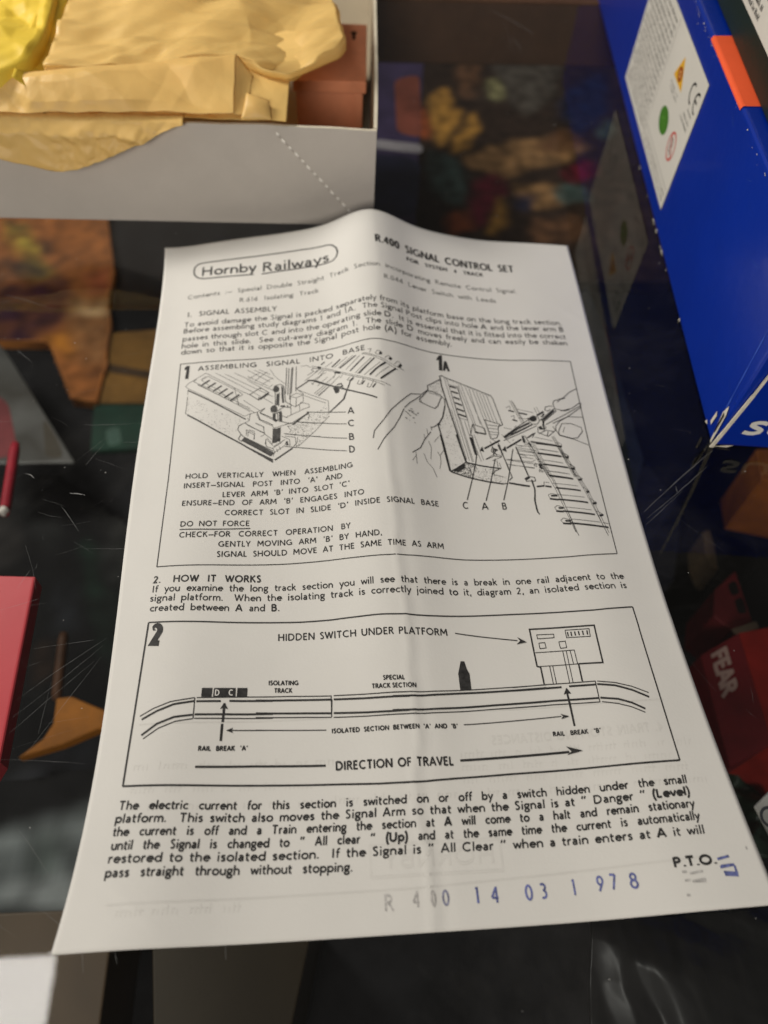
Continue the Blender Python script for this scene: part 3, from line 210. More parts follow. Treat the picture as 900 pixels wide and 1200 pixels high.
'track_drawing_b':[[0.13,[[38.66,-72.75],[41.01,-81.73]]],[0.13,[[39.18,-72.75],[41.51,-81.75]]],[0.13,[[39.59,-73.42],[41.74,-81.33]]],[0.13,[[45.54,-75.78],[46.01,-78.0]]],[0.13,[[46.26,-75.58],[46.77,-77.58]]],[0.13,[[40.3,-86.16],[45.21,-101.21]]],[0.13,[[41.25,-86.4],[45.84,-101.24]]],[0.13,[[40.83,-85.97],[45.56,-101.03]]],[0.13,[[48.81,-86.9],[52.57,-101.42]]],[0.13,[[49.51,-86.7],[53.23,-101.41]]],[0.13,[[49.14,-86.9],[52.9,-101.42]]],[0.55,[[40.65,-77.62],[43.08,-78.34]]],[0.55,[[42.39,-88.54],[49.2,-90.13]]],[0.55,[[43.81,-92.73],[50.26,-94.11]]],[0.55,[[44.57,-96.73],[51.27,-98.16]]],[0.55,[[45.47,-100.63],[51.8,-102.02]]],[0.5,[[37.72,-76.72],[39.36,-77.16]]],[0.5,[[38.39,-80.18],[39.82,-80.76]]],[0.5,[[42.83,-79.85],[43.46,-80.09]]],[0.13,[[37.2,-75.63],[38.33,-74.96],[38.44,-76.5]]],[0.13,[[38.04,-79.1],[39.12,-78.68],[39.03,-80.4]]],[0.13,[[40.21,-76.08],[45.04,-77.75]]],[0.13,[[39.2,-82.54],[38.43,-83.17]]],[0.13,[[35.41,-83.17],[37.66,-83.8]]],[0.13,[[43.82,-86.93],[48.83,-88.58]]],[0.13,[[44.7,-91.33],[49.74,-92.54]]],[0.13,[[44.68,-95.21],[49.98,-96.42]]],[0.13,[[45.28,-99.04],[50.86,-100.23]]],[0.13,[[50.12,-88.81],[51.25,-89.86],[50.76,-90.69],[49.22,-90.05]]],[0.13,[[51.31,-92.97],[52.44,-93.99],[51.82,-94.61]]],[0.13,[[52.16,-97.04],[53.44,-98.02],[52.82,-98.64],[51.26,-98.24]]],[0.13,[[38.29,-90.46],[43.3,-91.88]]],[0.13,[[38.1,-91.68],[42.84,-92.68]]],[0.13,[[34.69,-94.67],[41.97,-95.87]]],[0.13,[[35.37,-96.66],[41.96,-97.87]]],[0.13,[[37.65,-92.49],[40.37,-93.79]]],[0.13,[[40.34,-79.56],[42.62,-80.06]]],[0.7,[[50.45,-90.57],[51.13,-90.49]]],[0.7,[[51.49,-94.61],[52.27,-94.52]]],[0.7,[[52.49,-98.64],[53.33,-98.55]]],[0.7,[[43.28,-96.74],[44.17,-97.19]]],[0.7,[[43.46,-97.55],[44.12,-98.38]]],[0.7,[[40.43,-86.38],[40.52,-88.88]]],[0.7,[[41.67,-88.92],[42.31,-89.99]]],[0.13,[[41.93,-97.07],[42.67,-96.51],[42.66,-97.51],[41.93,-97.07]]],[0.13,[[40.52,-88.88],[41.07,-89.52],[40.42,-89.5]]],[0.13,[[42.85,-94.51],[43.68,-95.36]]],[0.13,[[43.03,-99.12],[44.22,-99.58],[43.16,-98.33]]],[0.13,[[35.97,-88.38],[36.57,-88.79]]],[0.13,[[37.19,-87.97],[37.75,-87.57]]],[0.13,[[41.83,-88.93],[46.39,-105.16],[49.19,-119.43]]],[0.13,[[42.65,-88.96],[47.01,-105.19],[49.84,-120.71]]],[0.13,[[43.14,-88.99],[46.99,-103.64],[49.42,-119.8]]],[0.13,[[49.37,-89.22],[54.53,-106.07],[57.95,-120.71]]],[0.13,[[50.04,-89.23],[55.52,-106.04],[58.33,-119.8]]],[0.13,[[49.7,-89.23],[55.02,-106.06],[57.76,-120.17]]],[0.55,[[43.63,-92.8],[50.23,-94.27]]],[0.55,[[44.89,-96.75],[51.44,-98.16]]],[0.55,[[45.6,-100.84],[52.1,-102.14]]],[0.55,[[46.58,-104.98],[53.39,-106.1]]],[0.55,[[46.63,-108.88],[54.63,-110.09]]],[0.55,[[47.13,-112.76],[55.68,-114.0]]],[0.55,[[48.21,-116.68],[58.59,-118.04]]],[0.55,[[43.76,-89.22],[49.18,-90.26]]],[0.13,[[43.89,-91.29],[49.41,-92.54]]],[0.13,[[44.68,-95.21],[50.28,-96.55]]],[0.13,[[45.58,-99.18],[51.47,-100.44]]],[0.13,[[46.08,-103.4],[52.9,-104.55]]],[0.13,[[46.93,-107.3],[54.03,-108.39]]],[0.13,[[48.0,-111.5],[55.05,-112.53]]],[0.13,[[48.77,-115.42],[56.73,-116.45]]],[0.13,[[44.48,-108.67],[44.1,-107.32],[44.98,-106.81],[46.9,-107.49]]],[0.13,[[45.6,-112.67],[45.05,-111.52],[45.95,-110.83],[47.65,-111.67]]],[0.13,[[46.51,-116.76],[45.96,-115.64],[46.86,-114.96],[48.7,-115.79]]],[0.13,[[43.71,-104.24],[43.64,-102.88],[45.17,-103.16]]],[0.13,[[43.12,-99.52],[43.09,-98.72],[44.29,-99.19]]],[0.13,[[41.93,-97.07],[42.23,-96.29],[43.44,-96.75]]],[0.13,[[41.88,-95.47],[42.75,-95.11]]],[0.6,[[44.35,-108.55],[46.61,-108.99]]],[0.6,[[45.3,-112.65],[47.25,-112.95]]],[0.6,[[46.37,-116.68],[48.47,-116.94]]],[0.6,[[44.84,-107.56],[46.55,-107.66]]],[0.6,[[46.1,-111.7],[47.48,-111.78]]],[0.6,[[47.14,-115.89],[48.65,-116.04]]],[0.13,[[51.31,-92.97],[52.4,-94.19],[51.82,-94.61],[50.25,-94.19]]],[0.13,[[52.2,-96.83],[53.44,-98.02],[52.84,-98.56]]],[0.13,[[53.36,-100.82],[54.76,-101.97],[54.15,-102.5]]],[0.13,[[54.29,-104.92],[55.81,-106.23],[55.39,-106.63]]],[0.13,[[55.29,-108.55],[57.08,-110.01],[56.5,-110.41]]],[0.13,[[56.31,-112.68],[58.12,-113.93],[57.54,-114.32]]],[0.13,[[57.34,-116.54],[58.87,-116.86]]],[0.7,[[51.49,-94.61],[52.3,-94.36]]],[0.7,[[52.32,-98.64],[53.28,-98.31]]],[0.7,[[53.49,-102.51],[54.55,-102.17]]],[0.7,[[54.9,-106.64],[55.71,-106.35]]],[0.7,[[55.85,-110.44],[56.95,-110.13]]],[0.7,[[56.89,-114.34],[58.0,-114.01]]],[0.7,[[43.44,-96.75],[43.99,-98.18]]],[0.7,[[49.18,-90.26],[50.92,-90.7]]]],
'frame':[[0.27,[[-58.78,-56.21],[-36.53,-56.5],[-22.43,-55.98],[-10.17,-56.29],[-5.62,-56.07],[-1.42,-55.89],[2.78,-56.27],[10.56,-56.27],[23.97,-56.29],[41.99,-56.59],[60.57,-56.33]]],[0.27,[[-58.47,-126.82],[-26.37,-126.81],[-12.14,-126.62],[-5.73,-126.71],[-0.9,-126.74],[3.92,-126.71],[11.28,-126.71],[18.65,-126.98],[31.19,-127.01],[46.03,-126.96],[58.96,-126.26]]],[0.27,[[-58.84,-56.13],[-58.29,-98.81],[-58.47,-126.82]]],[0.27,[[60.57,-56.33],[59.49,-89.58],[58.96,-126.26]]],[0.36,[[-58.74,-142.18],[-22.91,-142.94],[-15.52,-142.87],[-13.26,-142.73],[-4.24,-142.56],[0.42,-142.71],[7.37,-142.95],[16.79,-142.73],[24.09,-142.55],[28.81,-142.47],[37.33,-142.45],[49.06,-142.55],[59.07,-141.95]]],[0.42,[[-59.79,-180.02],[-29.35,-180.75],[-14.41,-181.2],[-6.39,-181.57],[1.87,-181.67],[10.15,-181.25],[22.89,-180.79],[41.69,-180.49],[59.72,-180.25]]],[0.42,[[-58.74,-142.18],[-59.29,-162.26],[-59.79,-180.02]]],[0.36,[[59.07,-141.95],[59.54,-172.23],[59.72,-180.25]]]],
'track_diagram':[[0.24,[[-58.02,-165.09],[-55.3,-163.51],[-51.73,-162.1],[-46.51,-161.26]]],[0.24,[[-56.76,-170.19],[-53.71,-168.02],[-50.21,-166.61],[-46.62,-166.08]]],[0.24,[[-46.07,-161.26],[-40.69,-161.15],[-35.04,-161.09],[-29.31,-161.18]]],[0.24,[[-46.27,-166.0],[-40.42,-165.99],[-29.22,-166.12]]],[0.24,[[-46.51,-161.26],[-46.55,-166.08]]],[0.48,[[-57.56,-165.89],[-54.49,-164.14],[-50.93,-162.71],[-46.56,-162.05]]],[0.48,[[-57.21,-169.41],[-54.18,-167.05],[-50.66,-165.64],[-46.69,-165.19]]],[0.48,[[-46.12,-162.09],[-40.83,-162.03]]],[0.48,[[-38.96,-161.99],[-29.3,-162.1]]],[0.48,[[-46.26,-165.11],[-40.47,-165.06],[-29.24,-165.14]]],[0.6,[[-40.36,-171.01],[-40.25,-167.22]]],[0.6,[[-40.16,-166.84],[-39.98,-162.54]]],[0.22,[[-38.81,-168.68],[-29.17,-168.85]]],[0.24,[[-33.14,-161.12],[-25.46,-161.2],[-16.16,-161.61]]],[0.24,[[-15.58,-161.57],[-8.01,-161.74],[-2.18,-161.75],[1.73,-161.84]]],[0.24,[[-16.16,-161.49],[-16.15,-166.3]]],[0.48,[[-33.11,-161.96],[-25.45,-162.12],[-16.18,-162.44]]],[0.48,[[-15.6,-162.44],[-8.05,-162.69],[-3.02,-162.73],[1.65,-162.79]]],[0.48,[[-33.03,-164.89],[-21.61,-165.31],[-16.25,-165.59]]],[0.48,[[-15.67,-165.59],[-8.21,-165.93],[-2.46,-166.05],[1.41,-166.01]]],[0.24,[[-33.0,-165.86],[-21.62,-166.24],[-16.27,-166.53]]],[0.24,[[-15.7,-166.57],[-8.25,-166.78],[-2.51,-166.82],[1.34,-166.86]]],[0.24,[[-15.98,-162.38],[-16.16,-166.53]]],[0.22,[[-32.91,-168.72],[-17.4,-169.34]]],[0.5,[[-45.3,-176.54],[-32.67,-176.62],[-17.7,-177.08]]],[0.48,[[-2.24,-162.65],[3.62,-162.77],[13.68,-162.24],[21.77,-162.0],[33.88,-161.66]]],[0.48,[[-2.45,-165.86],[3.36,-166.0],[13.29,-165.61],[21.32,-165.2],[33.3,-164.92]]],[0.24,[[-2.18,-161.71],[3.7,-161.86],[13.76,-161.51],[21.89,-161.18],[34.02,-160.88]]],[0.24,[[-2.51,-166.82],[3.28,-166.89],[13.18,-166.53],[21.19,-166.12],[33.13,-165.85]]],[0.26,[[13.93,-147.27],[19.53,-148.13],[28.99,-149.44]]],[0.48,[[25.81,-161.92],[31.45,-161.8],[37.39,-161.7]]],[0.48,[[39.15,-161.63],[45.3,-161.7]]],[0.48,[[45.68,-161.61],[49.62,-162.22],[53.3,-163.58],[56.85,-165.49]]],[0.48,[[25.32,-165.09],[35.29,-164.85],[45.45,-164.96]]],[0.48,[[45.65,-164.93],[49.63,-165.54],[52.52,-166.64],[55.21,-168.25]]],[0.24,[[25.93,-161.14],[34.03,-160.84],[45.36,-160.86]]],[0.24,[[45.83,-160.9],[49.78,-161.55],[53.51,-162.75],[57.01,-164.45]]],[0.24,[[25.18,-166.01],[35.11,-165.78],[45.24,-165.92]]],[0.24,[[45.83,-165.89],[49.37,-166.63],[52.26,-167.64],[54.98,-169.09]]],[0.24,[[45.38,-160.78],[45.35,-165.97]]],[0.4,[[32.61,-156.29],[32.38,-146.63],[48.16,-146.7],[48.14,-156.42],[42.45,-156.29]]],[0.4,[[32.61,-156.29],[33.4,-156.42],[33.5,-160.68]]],[0.4,[[42.43,-156.38],[42.44,-160.65]]],[0.2,[[32.61,-156.29],[42.45,-156.29]]],[0.2,[[32.81,-152.74],[42.12,-152.71],[42.22,-156.23]]],[0.2,[[33.88,-148.17],[38.04,-148.26],[37.95,-149.16],[33.95,-149.21],[33.88,-148.17]]],[0.2,[[40.93,-147.44],[46.73,-147.51],[46.63,-149.51],[40.97,-149.4],[40.93,-147.44]]],[0.2,[[34.05,-150.33],[35.52,-150.25],[35.59,-151.68],[34.09,-151.76],[34.05,-150.33]]],[0.2,[[38.9,-150.31],[40.47,-150.26],[40.47,-151.95],[38.99,-152.01],[38.9,-150.31]]],[0.2,[[39.38,-152.75],[39.45,-160.69]]],[0.2,[[40.2,-152.73],[40.25,-160.67]]],[0.2,[[41.12,-152.81],[41.27,-156.15]]],[0.2,[[35.58,-156.27],[35.65,-160.74]]],[0.2,[[36.31,-156.27],[36.38,-160.71]]],[0.35,[[41.41,-147.98],[41.44,-149.08]]],[0.35,[[42.24,-147.96],[42.27,-149.06]]],[0.35,[[43.15,-147.95],[43.18,-149.04]]],[0.35,[[44.07,-147.93],[44.09,-149.03]]],[0.35,[[45.06,-147.93],[45.08,-149.02]]],[0.35,[[46.14,-147.92],[46.08,-149.01]]],[0.5,[[38.53,-168.74],[38.4,-163.44],[38.44,-162.2]]],[0.5,[[38.54,-171.02],[38.49,-165.23]]],[0.22,[[13.46,-169.55],[36.02,-168.6]]],[0.55,[[11.71,-177.45],[36.24,-176.72]]]],
'underline':[[0.3,[[-53.79,-116.1],[-45.31,-116.22],[-35.96,-116.01]]]],
'logo':[[0.5,[[-38.04,-19.03],[-45.42,-18.66],[-54.41,-18.31],[-56.26,-17.71],[-57.65,-16.02],[-58.04,-13.92],[-57.8,-11.93],[-56.78,-10.69],[-54.97,-10.34],[-37.91,-10.27],[-22.14,-9.83],[-13.9,-10.48],[-12.36,-11.31],[-11.09,-13.4],[-10.69,-15.65],[-11.2,-17.56],[-12.3,-18.71],[-14.08,-18.93],[-22.18,-18.46],[-29.91,-18.76],[-35.48,-19.21]]]],
'stampmark':[[0.5,[[61.39,-200.64],[63.91,-200.18]]],[0.5,[[61.47,-202.19],[64.51,-201.84]]],[0.5,[[61.74,-201.96],[64.32,-201.83]]],[0.5,[[61.94,-203.11],[64.73,-203.46]]],[0.5,[[61.98,-203.57],[64.67,-203.84]]],[0.5,[[64.45,-202.02],[64.48,-203.62]]]],
'stampmark2':[[0.4,[[53.66,-202.56],[54.62,-202.55]]],[0.4,[[55.07,-202.94],[57.83,-202.67]]],[0.4,[[53.77,-204.15],[54.91,-204.12]]],[0.4,[[55.2,-204.42],[57.96,-204.09]]],[0.4,[[55.59,-204.38],[57.9,-204.54]]],[0.4,[[53.38,-206.79],[54.11,-206.84]]],[0.4,[[68.02,-198.6],[68.06,-199.15]]]]}
SOLIDS={"track_diagram":[[[-40.02,-162.43],[-39.13,-163.92],[-40.0,-163.61],[-40.91,-163.85]],[[-39.32,-168.71],[-37.81,-168.11],[-38.26,-168.68],[-37.76,-169.25]],[[14.46,-154.42],[15.33,-154.42],[15.78,-156.54],[16.24,-157.47],[16.21,-161.36],[14.58,-161.43],[13.57,-161.47],[13.54,-157.46],[13.87,-156.33]],[[31.2,-149.95],[29.04,-148.55],[29.6,-149.56],[28.63,-150.4]],[[38.45,-161.95],[39.31,-163.43],[38.43,-163.28],[37.51,-163.54]],[[37.81,-168.74],[35.87,-168.0],[36.43,-168.63],[35.8,-169.22]],[[39.27,-176.65],[35.73,-175.46],[36.76,-176.65],[35.61,-177.37]]],"carriage":[[[-45.11,-159.01],[-42.8,-159.0],[-42.93,-161.05],[-45.16,-161.06]],[[-42.46,-159.0],[-37.71,-158.98],[-37.69,-161.03],[-42.6,-161.05]],[[-37.33,-158.98],[-35.08,-159.0],[-35.12,-161.05],[-37.39,-161.03]]],"arrow_drawing":[[[27.24,-91.64],[28.15,-90.19],[28.42,-92.19]],[[33.69,-91.46],[34.81,-89.9],[34.92,-92.06]]],"numeral_one":[[[-57.47,-58.16],[-56.86,-57.23],[-55.99,-57.35],[-56.02,-62.64],[-56.99,-62.5],[-56.8,-58.65],[-57.34,-58.96]]],"numeral_one_a":[[[17.93,-58.54],[18.79,-57.05],[19.77,-56.77],[19.34,-62.88],[18.27,-62.95],[18.62,-58.76],[17.92,-59.29]]],"platform":[[[-29.07,-69.02],[-29.14,-69.46],[-29.32,-69.82],[-29.61,-70.05],[-29.95,-70.11],[-30.29,-69.98],[-30.59,-69.71],[-30.79,-69.31],[-30.86,-68.85],[-30.8,-68.41],[-30.62,-68.05],[-30.33,-67.82],[-29.99,-67.76],[-29.64,-67.88],[-29.35,-68.17],[-29.15,-68.57]],[[-29.57,-76.35],[-29.63,-76.81],[-29.83,-77.19],[-30.13,-77.42],[-30.49,-77.49],[-30.85,-77.37],[-31.16,-77.08],[-31.38,-76.67],[-31.46,-76.2],[-31.39,-75.73],[-31.19,-75.35],[-30.89,-75.11],[-30.53,-75.05],[-30.17,-75.17],[-29.86,-75.46],[-29.65,-75.88]]],"signal_drawing":[[[45.64,-80.17],[45.49,-80.56],[45.2,-80.89],[44.81,-81.1],[44.39,-81.16],[44.0,-81.07],[43.69,-80.83],[43.51,-80.49],[43.5,-80.09],[43.64,-79.7],[43.93,-79.37],[44.32,-79.16],[44.74,-79.09],[45.14,-79.19],[45.45,-79.42],[45.63,-79.77]]]}

# ------------------------------------------------------------------ counter top
glass = bpy.data.materials.new('smoked_glass'); glass.use_nodes = True
nt = glass.node_tree; nt.nodes.clear()
N = nt.nodes.new; L = nt.links.new
out = N('ShaderNodeOutputMaterial'); mixs = N('ShaderNodeMixShader'); tr = N('ShaderNodeBsdfTransparent'); gl = N('ShaderNodeBsdfGlossy'); fr = N('ShaderNodeFresnel')
tr.inputs[0].default_value = (.95, .955, .95, 1); gl.inputs['Roughness'].default_value = .02; fr.inputs[0].default_value = 1.5
dif = N('ShaderNodeBsdfDiffuse'); dif.inputs[0].default_value = (.5, .48, .45, 1)
mix2 = N('ShaderNodeMixShader')
tc = N('ShaderNodeTexCoord'); n1 = N('ShaderNodeTexNoise'); n1.inputs['Scale'].default_value = 9; n1.inputs['Detail'].default_value = 8; n1.inputs['Roughness'].default_value = .7; n1.inputs['Distortion'].default_value = .6
r1 = N('ShaderNodeMapRange'); r1.inputs[1].default_value = .50; r1.inputs[2].default_value = .76; r1.inputs[3].default_value = .0015; r1.inputs[4].default_value = .045
L(tc.outputs['Object'], n1.inputs['Vector']); L(n1.outputs['Fac'], r1.inputs[0]); L(r1.outputs[0], mix2.inputs[0])
n2 = N('ShaderNodeTexNoise'); n2.inputs['Scale'].default_value = 22; n2.inputs['Detail'].default_value = 6
r2 = N('ShaderNodeMapRange'); r2.inputs[1].default_value = .35; r2.inputs[2].default_value = .75; r2.inputs[3].default_value = .006; r2.inputs[4].default_value = .035
L(tc.outputs['Object'], n2.inputs['Vector']); L(n2.outputs['Fac'], r2.inputs[0]); L(r2.outputs[0], gl.inputs['Roughness'])
geo = N('ShaderNodeNewGeometry'); ior = N('ShaderNodeMapRange'); ior.inputs[3].default_value = 1.5; ior.inputs[4].default_value = 1/1.5   # the same Fresnel from either side
L(geo.outputs['Backfacing'], ior.inputs[0]); L(ior.outputs[0], fr.inputs[0])
L(fr.outputs[0], mixs.inputs[0]); L(tr.outputs[0], mix2.inputs[1]); L(dif.outputs[0], mix2.inputs[2]); L(mix2.outputs[0], mixs.inputs[1]); L(gl.outputs[0], mixs.inputs[2]); L(mixs.outputs[0], out.inputs[0])
clear = bpy.data.materials.new('clear_glass_underside'); clear.use_nodes = True
nt = clear.node_tree; nt.nodes.clear(); out = nt.nodes.new('ShaderNodeOutputMaterial'); tr = nt.nodes.new('ShaderNodeBsdfTransparent'); tr.inputs[0].default_value = (.96, .97, .965, 1); nt.links.new(tr.outputs[0], out.inputs[0])
m = MB(); X0, X1, Y0, Y1, T = -700, 800, -420, 191, 6
m.add([(X0, Y0, 0), (X1, Y0, 0), (X1, Y1, 0), (X0, Y1, 0)], [(0, 1, 2, 3)], 0)
m.add([(X0, Y0, -T), (X1, Y0, -T), (X1, Y1, -T), (X0, Y1, -T)], [(3, 2, 1, 0)], 1)
m.add([(X0, Y0, 0), (X1, Y0, 0), (X1, Y1, 0), (X0, Y1, 0), (X0, Y0, -T), (X1, Y0, -T), (X1, Y1, -T), (X0, Y1, -T)], [(0, 4, 5, 1), (1, 5, 6, 2), (2, 6, 7, 3), (3, 7, 4, 0)], 1)
counter = m.build('glass_counter_top', [glass, clear]); counter['kind'] = 'structure'
wood = mat('brown_wood', rgb(92, 66, 48), .5, .3, .3, 300, .25, 30)
m = MB(); m.box((X0, Y1+.4, -30), (X1-X0, 0, 0), (0, 26, 0), (0, 0, 31)); m.build('wooden_rail', wood, counter, bevel=1.2)
dark = mat('black_felt', (.012, .012, .013, 1), .9, .1, .3, 300, .4, 40)
m = MB(); m.box((-1200, -700, -216), (2500, 0, 0), (0, 1600, 0), (0, 0, 8)); shelf = m.build('display_case_floor', dark); shelf['kind'] = 'structure'

# scratches and dust on the glass
scr = mat('scratched_glass', (.22, .22, .215, 1), .5, .4)
rng = random.Random(7)
m = MB()
def scratch(p, q, w, bend=0):
    p, q = Vector((*p, .03)), Vector((*q, .03)); d = (q-p); n = Vector((-d.y, d.x, 0)).normalized(); w *= .42
    k = max(2, int(d.length/3)); pts = []
    for i in range(k+1):
        t = i/k; c_ = p+d*t+n*(bend*4*t*(1-t)+rng.uniform(-.06, .06)); ww = w*(.25+.75*math.sin(math.pi*(t*.9+.05)))*rng.uniform(.5, 1.2)
        pts += [c_+n*ww/2, c_-n*ww/2]
    m.add(pts, [(2*i, 2*i+1, 2*i+3, 2*i+2) for i in range(k)])
for p_, q_, w_, bd in [([(-77.4, -119.6), (-62.5, -120.1)],None,.10,0), ([(-85.6, -106.2), (-80.0, -114.1)],None,.16,.1), ([(-90.8, -103.9), (-84.9, -106.2)],None,.1,0), ([(-117.4, -23.0), (-101.0, -30.0)],None,.14,.2), ([(-108.4, -48.2), (-102.9, -53.6)],None,.14,0),
  ([(-84.1, -78.4), (-68.3, -78.1)],None,.12,-.2), ([(-72.2, -84.9), (-67.5, -85.0)],None,.1,0), ([(-86.4, -159.0), (-68.7, -144.7)],None,.09,.3), ([(-86.5, -162.9), (-69.4, -146.6)],None,.09,-.2), ([(-86.6, -166.7), (-70.8, -150.4)],None,.1,.1), ([(-82.1, -171.5), (-69.4, -149.4)],None,.08,0),
  ([(-87.3, -172.2), (-69.2, -174.0)],None,.09,.2), ([(-80.9, -186.4), (-69.8, -199.6)],None,.10,.2), ([(-85.0, -146.6), (-71.6, -145.0)],None,.09,0), ([(-94.9, -136.3), (-86.4, -133.6)],None,.1,0), ([(-92.0, -130.6), (-89.8, -125.4)],None,.1,.1), ([(-92.4, -118.3), (-87.5, -130.7)],None,.08,.3),
  ([(70.1, -112.7), (95.8, -91.9)],None,.28,.3), ([(70.2, -114.9), (92.9, -97.2)],None,.2,-.2), ([(69.5, -116.9), (82.9, -105.9)],None,.14,0), ([(81.3, -104.4), (81.2, -106.7)],None,.3,0), ([(73.6, 171.0), (73.3, 142.0)],None,.1,.5), ([(69.0, 182.2), (86.1, 158.8)],None,.5,1), ([(75.2, 154.2), (77.3, 142.1)],None,.3,1),
  ([(-84.1, -102.1), (-80.0, -102.8)],None,.5,.1), ([(-96.8, -95.3), (-94.3, -96.8)],None,.4,.3), ([(-66.2, -204.3), (-63.6, -213.0)],None,.3,.3), ([(-74.8, -200.9), (-62.1, -210.3)],None,.12,.2), ([(-37.5, -210.0), (-37.2, -212.4)],None,.25,0), ([(-58.2, -209.8), (-57.6, -212.0)],None,.2,0), ([(-80.3, -167.0), (-79.6, -155.2)],None,.08,0), ([(-81.5, -92.8), (-77.5, -85.4)],None,.1,0)]:
    scratch(p_[0], p_[1], w_, bd)

for i in range(120):
    side = rng.random()
    if side < .62: x, y = rng.uniform(-135, -72), rng.uniform(-215, 0)
    elif side < .85: x, y = rng.uniform(74, 150), rng.uniform(-210, -20)
    else: x, y = rng.uniform(10, 120), rng.uniform(2, 180)
    a = rng.gauss(.0, .9)+rng.choice((0, 0, 1.2)); l = rng.choice((1.5, 2, 3, 5, 9, 14))*rng.uniform(.6, 1.3)
    scratch((x, y), (x+l*math.cos(a), y+l*math.sin(a)), rng.choice((.035, .05, .06)), rng.uniform(-.3, .3))
m.build('scratches', scr, counter)
m = MB()
for i in range(420):
    x, y = rng.uniform(-150, 170), rng.uniform(-225, 185); s = rng.choice((.06, .08, .1, .12, .16)); 
    k = 5; a0 = rng.random()*6
    ring = [(x+s*rng.uniform(.6, 1.4)*math.cos(a0+j*6.283/k), y+s*rng.uniform(.6, 1.4)*math.sin(a0+j*6.283/k), .02) for j in range(k)]
    m.add(ring+[(x, y, .02+s*.7)], [(j, (j+1) % k, k) for j in range(k)])
m.build('dust_specks', mat('dust', (.5, .49, .47, 1), .9, .1), counter)

# ------------------------------------------------------------------ the printed sheet
CT = np.array(SHEET_HEIGHT); NX, NY = CT.shape
def bas(t, n):
    t = np.clip(np.asarray(t, float), -.05, 1.05)*(n-3); i = np.clip(np.floor(t).astype(int), 0, n-4); f = t-i
    Bm = np.zeros(t.shape+(n,)); w = [(1-f)**3/6, (3*f**3-6*f**2+4)/6, (-3*f**3+3*f**2+3*f+1)/6, f**3/6]
    for k in range(4): np.put_along_axis(Bm, (i+k)[..., None], w[k][..., None], -1)
    return Bm
cr = np.array(CREASE)
def height(x, y):
    """height of the bent sheet above the glass, mm"""
    x = np.asarray(x, float); y = np.asarray(y, float)
    z = np.einsum('...i,ij,...j', bas((x+78)/156, NX), CT, bas(-y/210., NY))
    z = .5*(z+np.sqrt(z*z+.25))
    cx = np.interp(-y, -cr[:, 1], cr[:, 0])+.25*np.sin(y*.21)+.15*np.sin(y*.57)
    d = x-cx
    up = np.clip((-y-40)/60, 0, 1)
    z = z+(.17*np.exp(-(np.abs(d)/1.0)**1.3)+.09*np.exp(-np.abs(d)/.4))*(.3+.7*up)-.12*np.exp(-((d-2.6)/1.5)**2)*up
    z = z+.05*np.sin(x*.11+y*.043+1)+.05*np.sin(y*.085-x*.051)+.03*np.sin(x*.23-y*.19)
    # faint old fold across the sheet and a dent near the lower crease
    z = z+.10*np.exp(-((y+148-.03*x)/2.2)**2)*np.clip((x-5)/30, 0, 1)
    z = z+.22*np.exp(-((x-8)/9)**2-((y+176)/14)**2)-.15*np.exp(-((x+8)/7)**2-((y+170)/16)**2)
    for ax, ay, bx, by, hh in ((3, -140, 26, -132, .10), (0, -118, -20, -111, .08), (2.4, -186, 22, -196, .10), (60, -30, 70.8, -41, .12), (-69, -190, -48, -209, .10), (1, -70, 16, -60, .12), (30, -150, 52, -143, .07), (-50, -140, -30, -150, .06)):
        lx, ly = bx-ax, by-ay; ll = math.hypot(lx, ly); tt = ((x-ax)*lx+(y-ay)*ly)/ll/ll; dd = np.abs((x-ax)*ly-(y-ay)*lx)/ll
        z = z+hh*np.exp(-(dd/.8))*np.clip(1-np.abs(tt-.5)*2, 0, 1)**.5
    return z+.25
def edge(pts, axis, deg=3):
    p = np.array(pts); k = 1-axis
    return np.polyfit(p[:, k], p[:, axis], deg)
eL, eR, eT, eB = edge(EDGES['left'], 0, 4), edge(EDGES['right'], 0, 3), edge(EDGES['top'], 1, 3), edge(EDGES['bottom'], 1, 3)
nu, nv = 150, 222
U, V = np.meshgrid(np.linspace(0, 1, nu), np.linspace(0, 1, nv))
yy = -V*210
for _ in range(3):
    xl, xr = np.polyval(eL, yy), np.polyval(eR, yy); xx = xl+(xr-xl)*U
    yt, yb = np.polyval(eT, xx), np.polyval(eB, xx); yy = yt+(yb-yt)*V
zz = height(xx, yy)
top = np.stack([xx, yy, zz], -1).reshape(-1, 3); bot = top-[0, 0, .11]
idx = np.arange(nu*nv).reshape(nv, nu); n0 = nu*nv
f_top = [(int(idx[j, i]), int(idx[j+1, i]), int(idx[j+1, i+1]), int(idx[j, i+1])) for j in range(nv-1) for i in range(nu-1)]
f_bot = [tuple(n0+q for q in f[::-1]) for f in f_top]
rim = list(idx[0, :])+list(idx[1:, -1])+list(idx[-1, -2::-1])+list(idx[-2:0:-1, 0]); rim = [int(v) for v in rim]
f_rim = [(rim[i], rim[(i+1) % len(rim)], n0+rim[(i+1) % len(rim)], n0+rim[i]) for i in range(len(rim))]
paper = mat('cream_paper', (.69, .674, .632, 1), .62, .22, .07, 1500, .02, 45)
sheet = obj('instruction_sheet', np.concatenate([top, bot]).tolist(), f_top+f_bot+f_rim, paper, None, True)
tag(sheet, 'creased cream instruction sheet printed with black text and track diagrams, lying on the glass', 'leaflet')
LIFT = .07
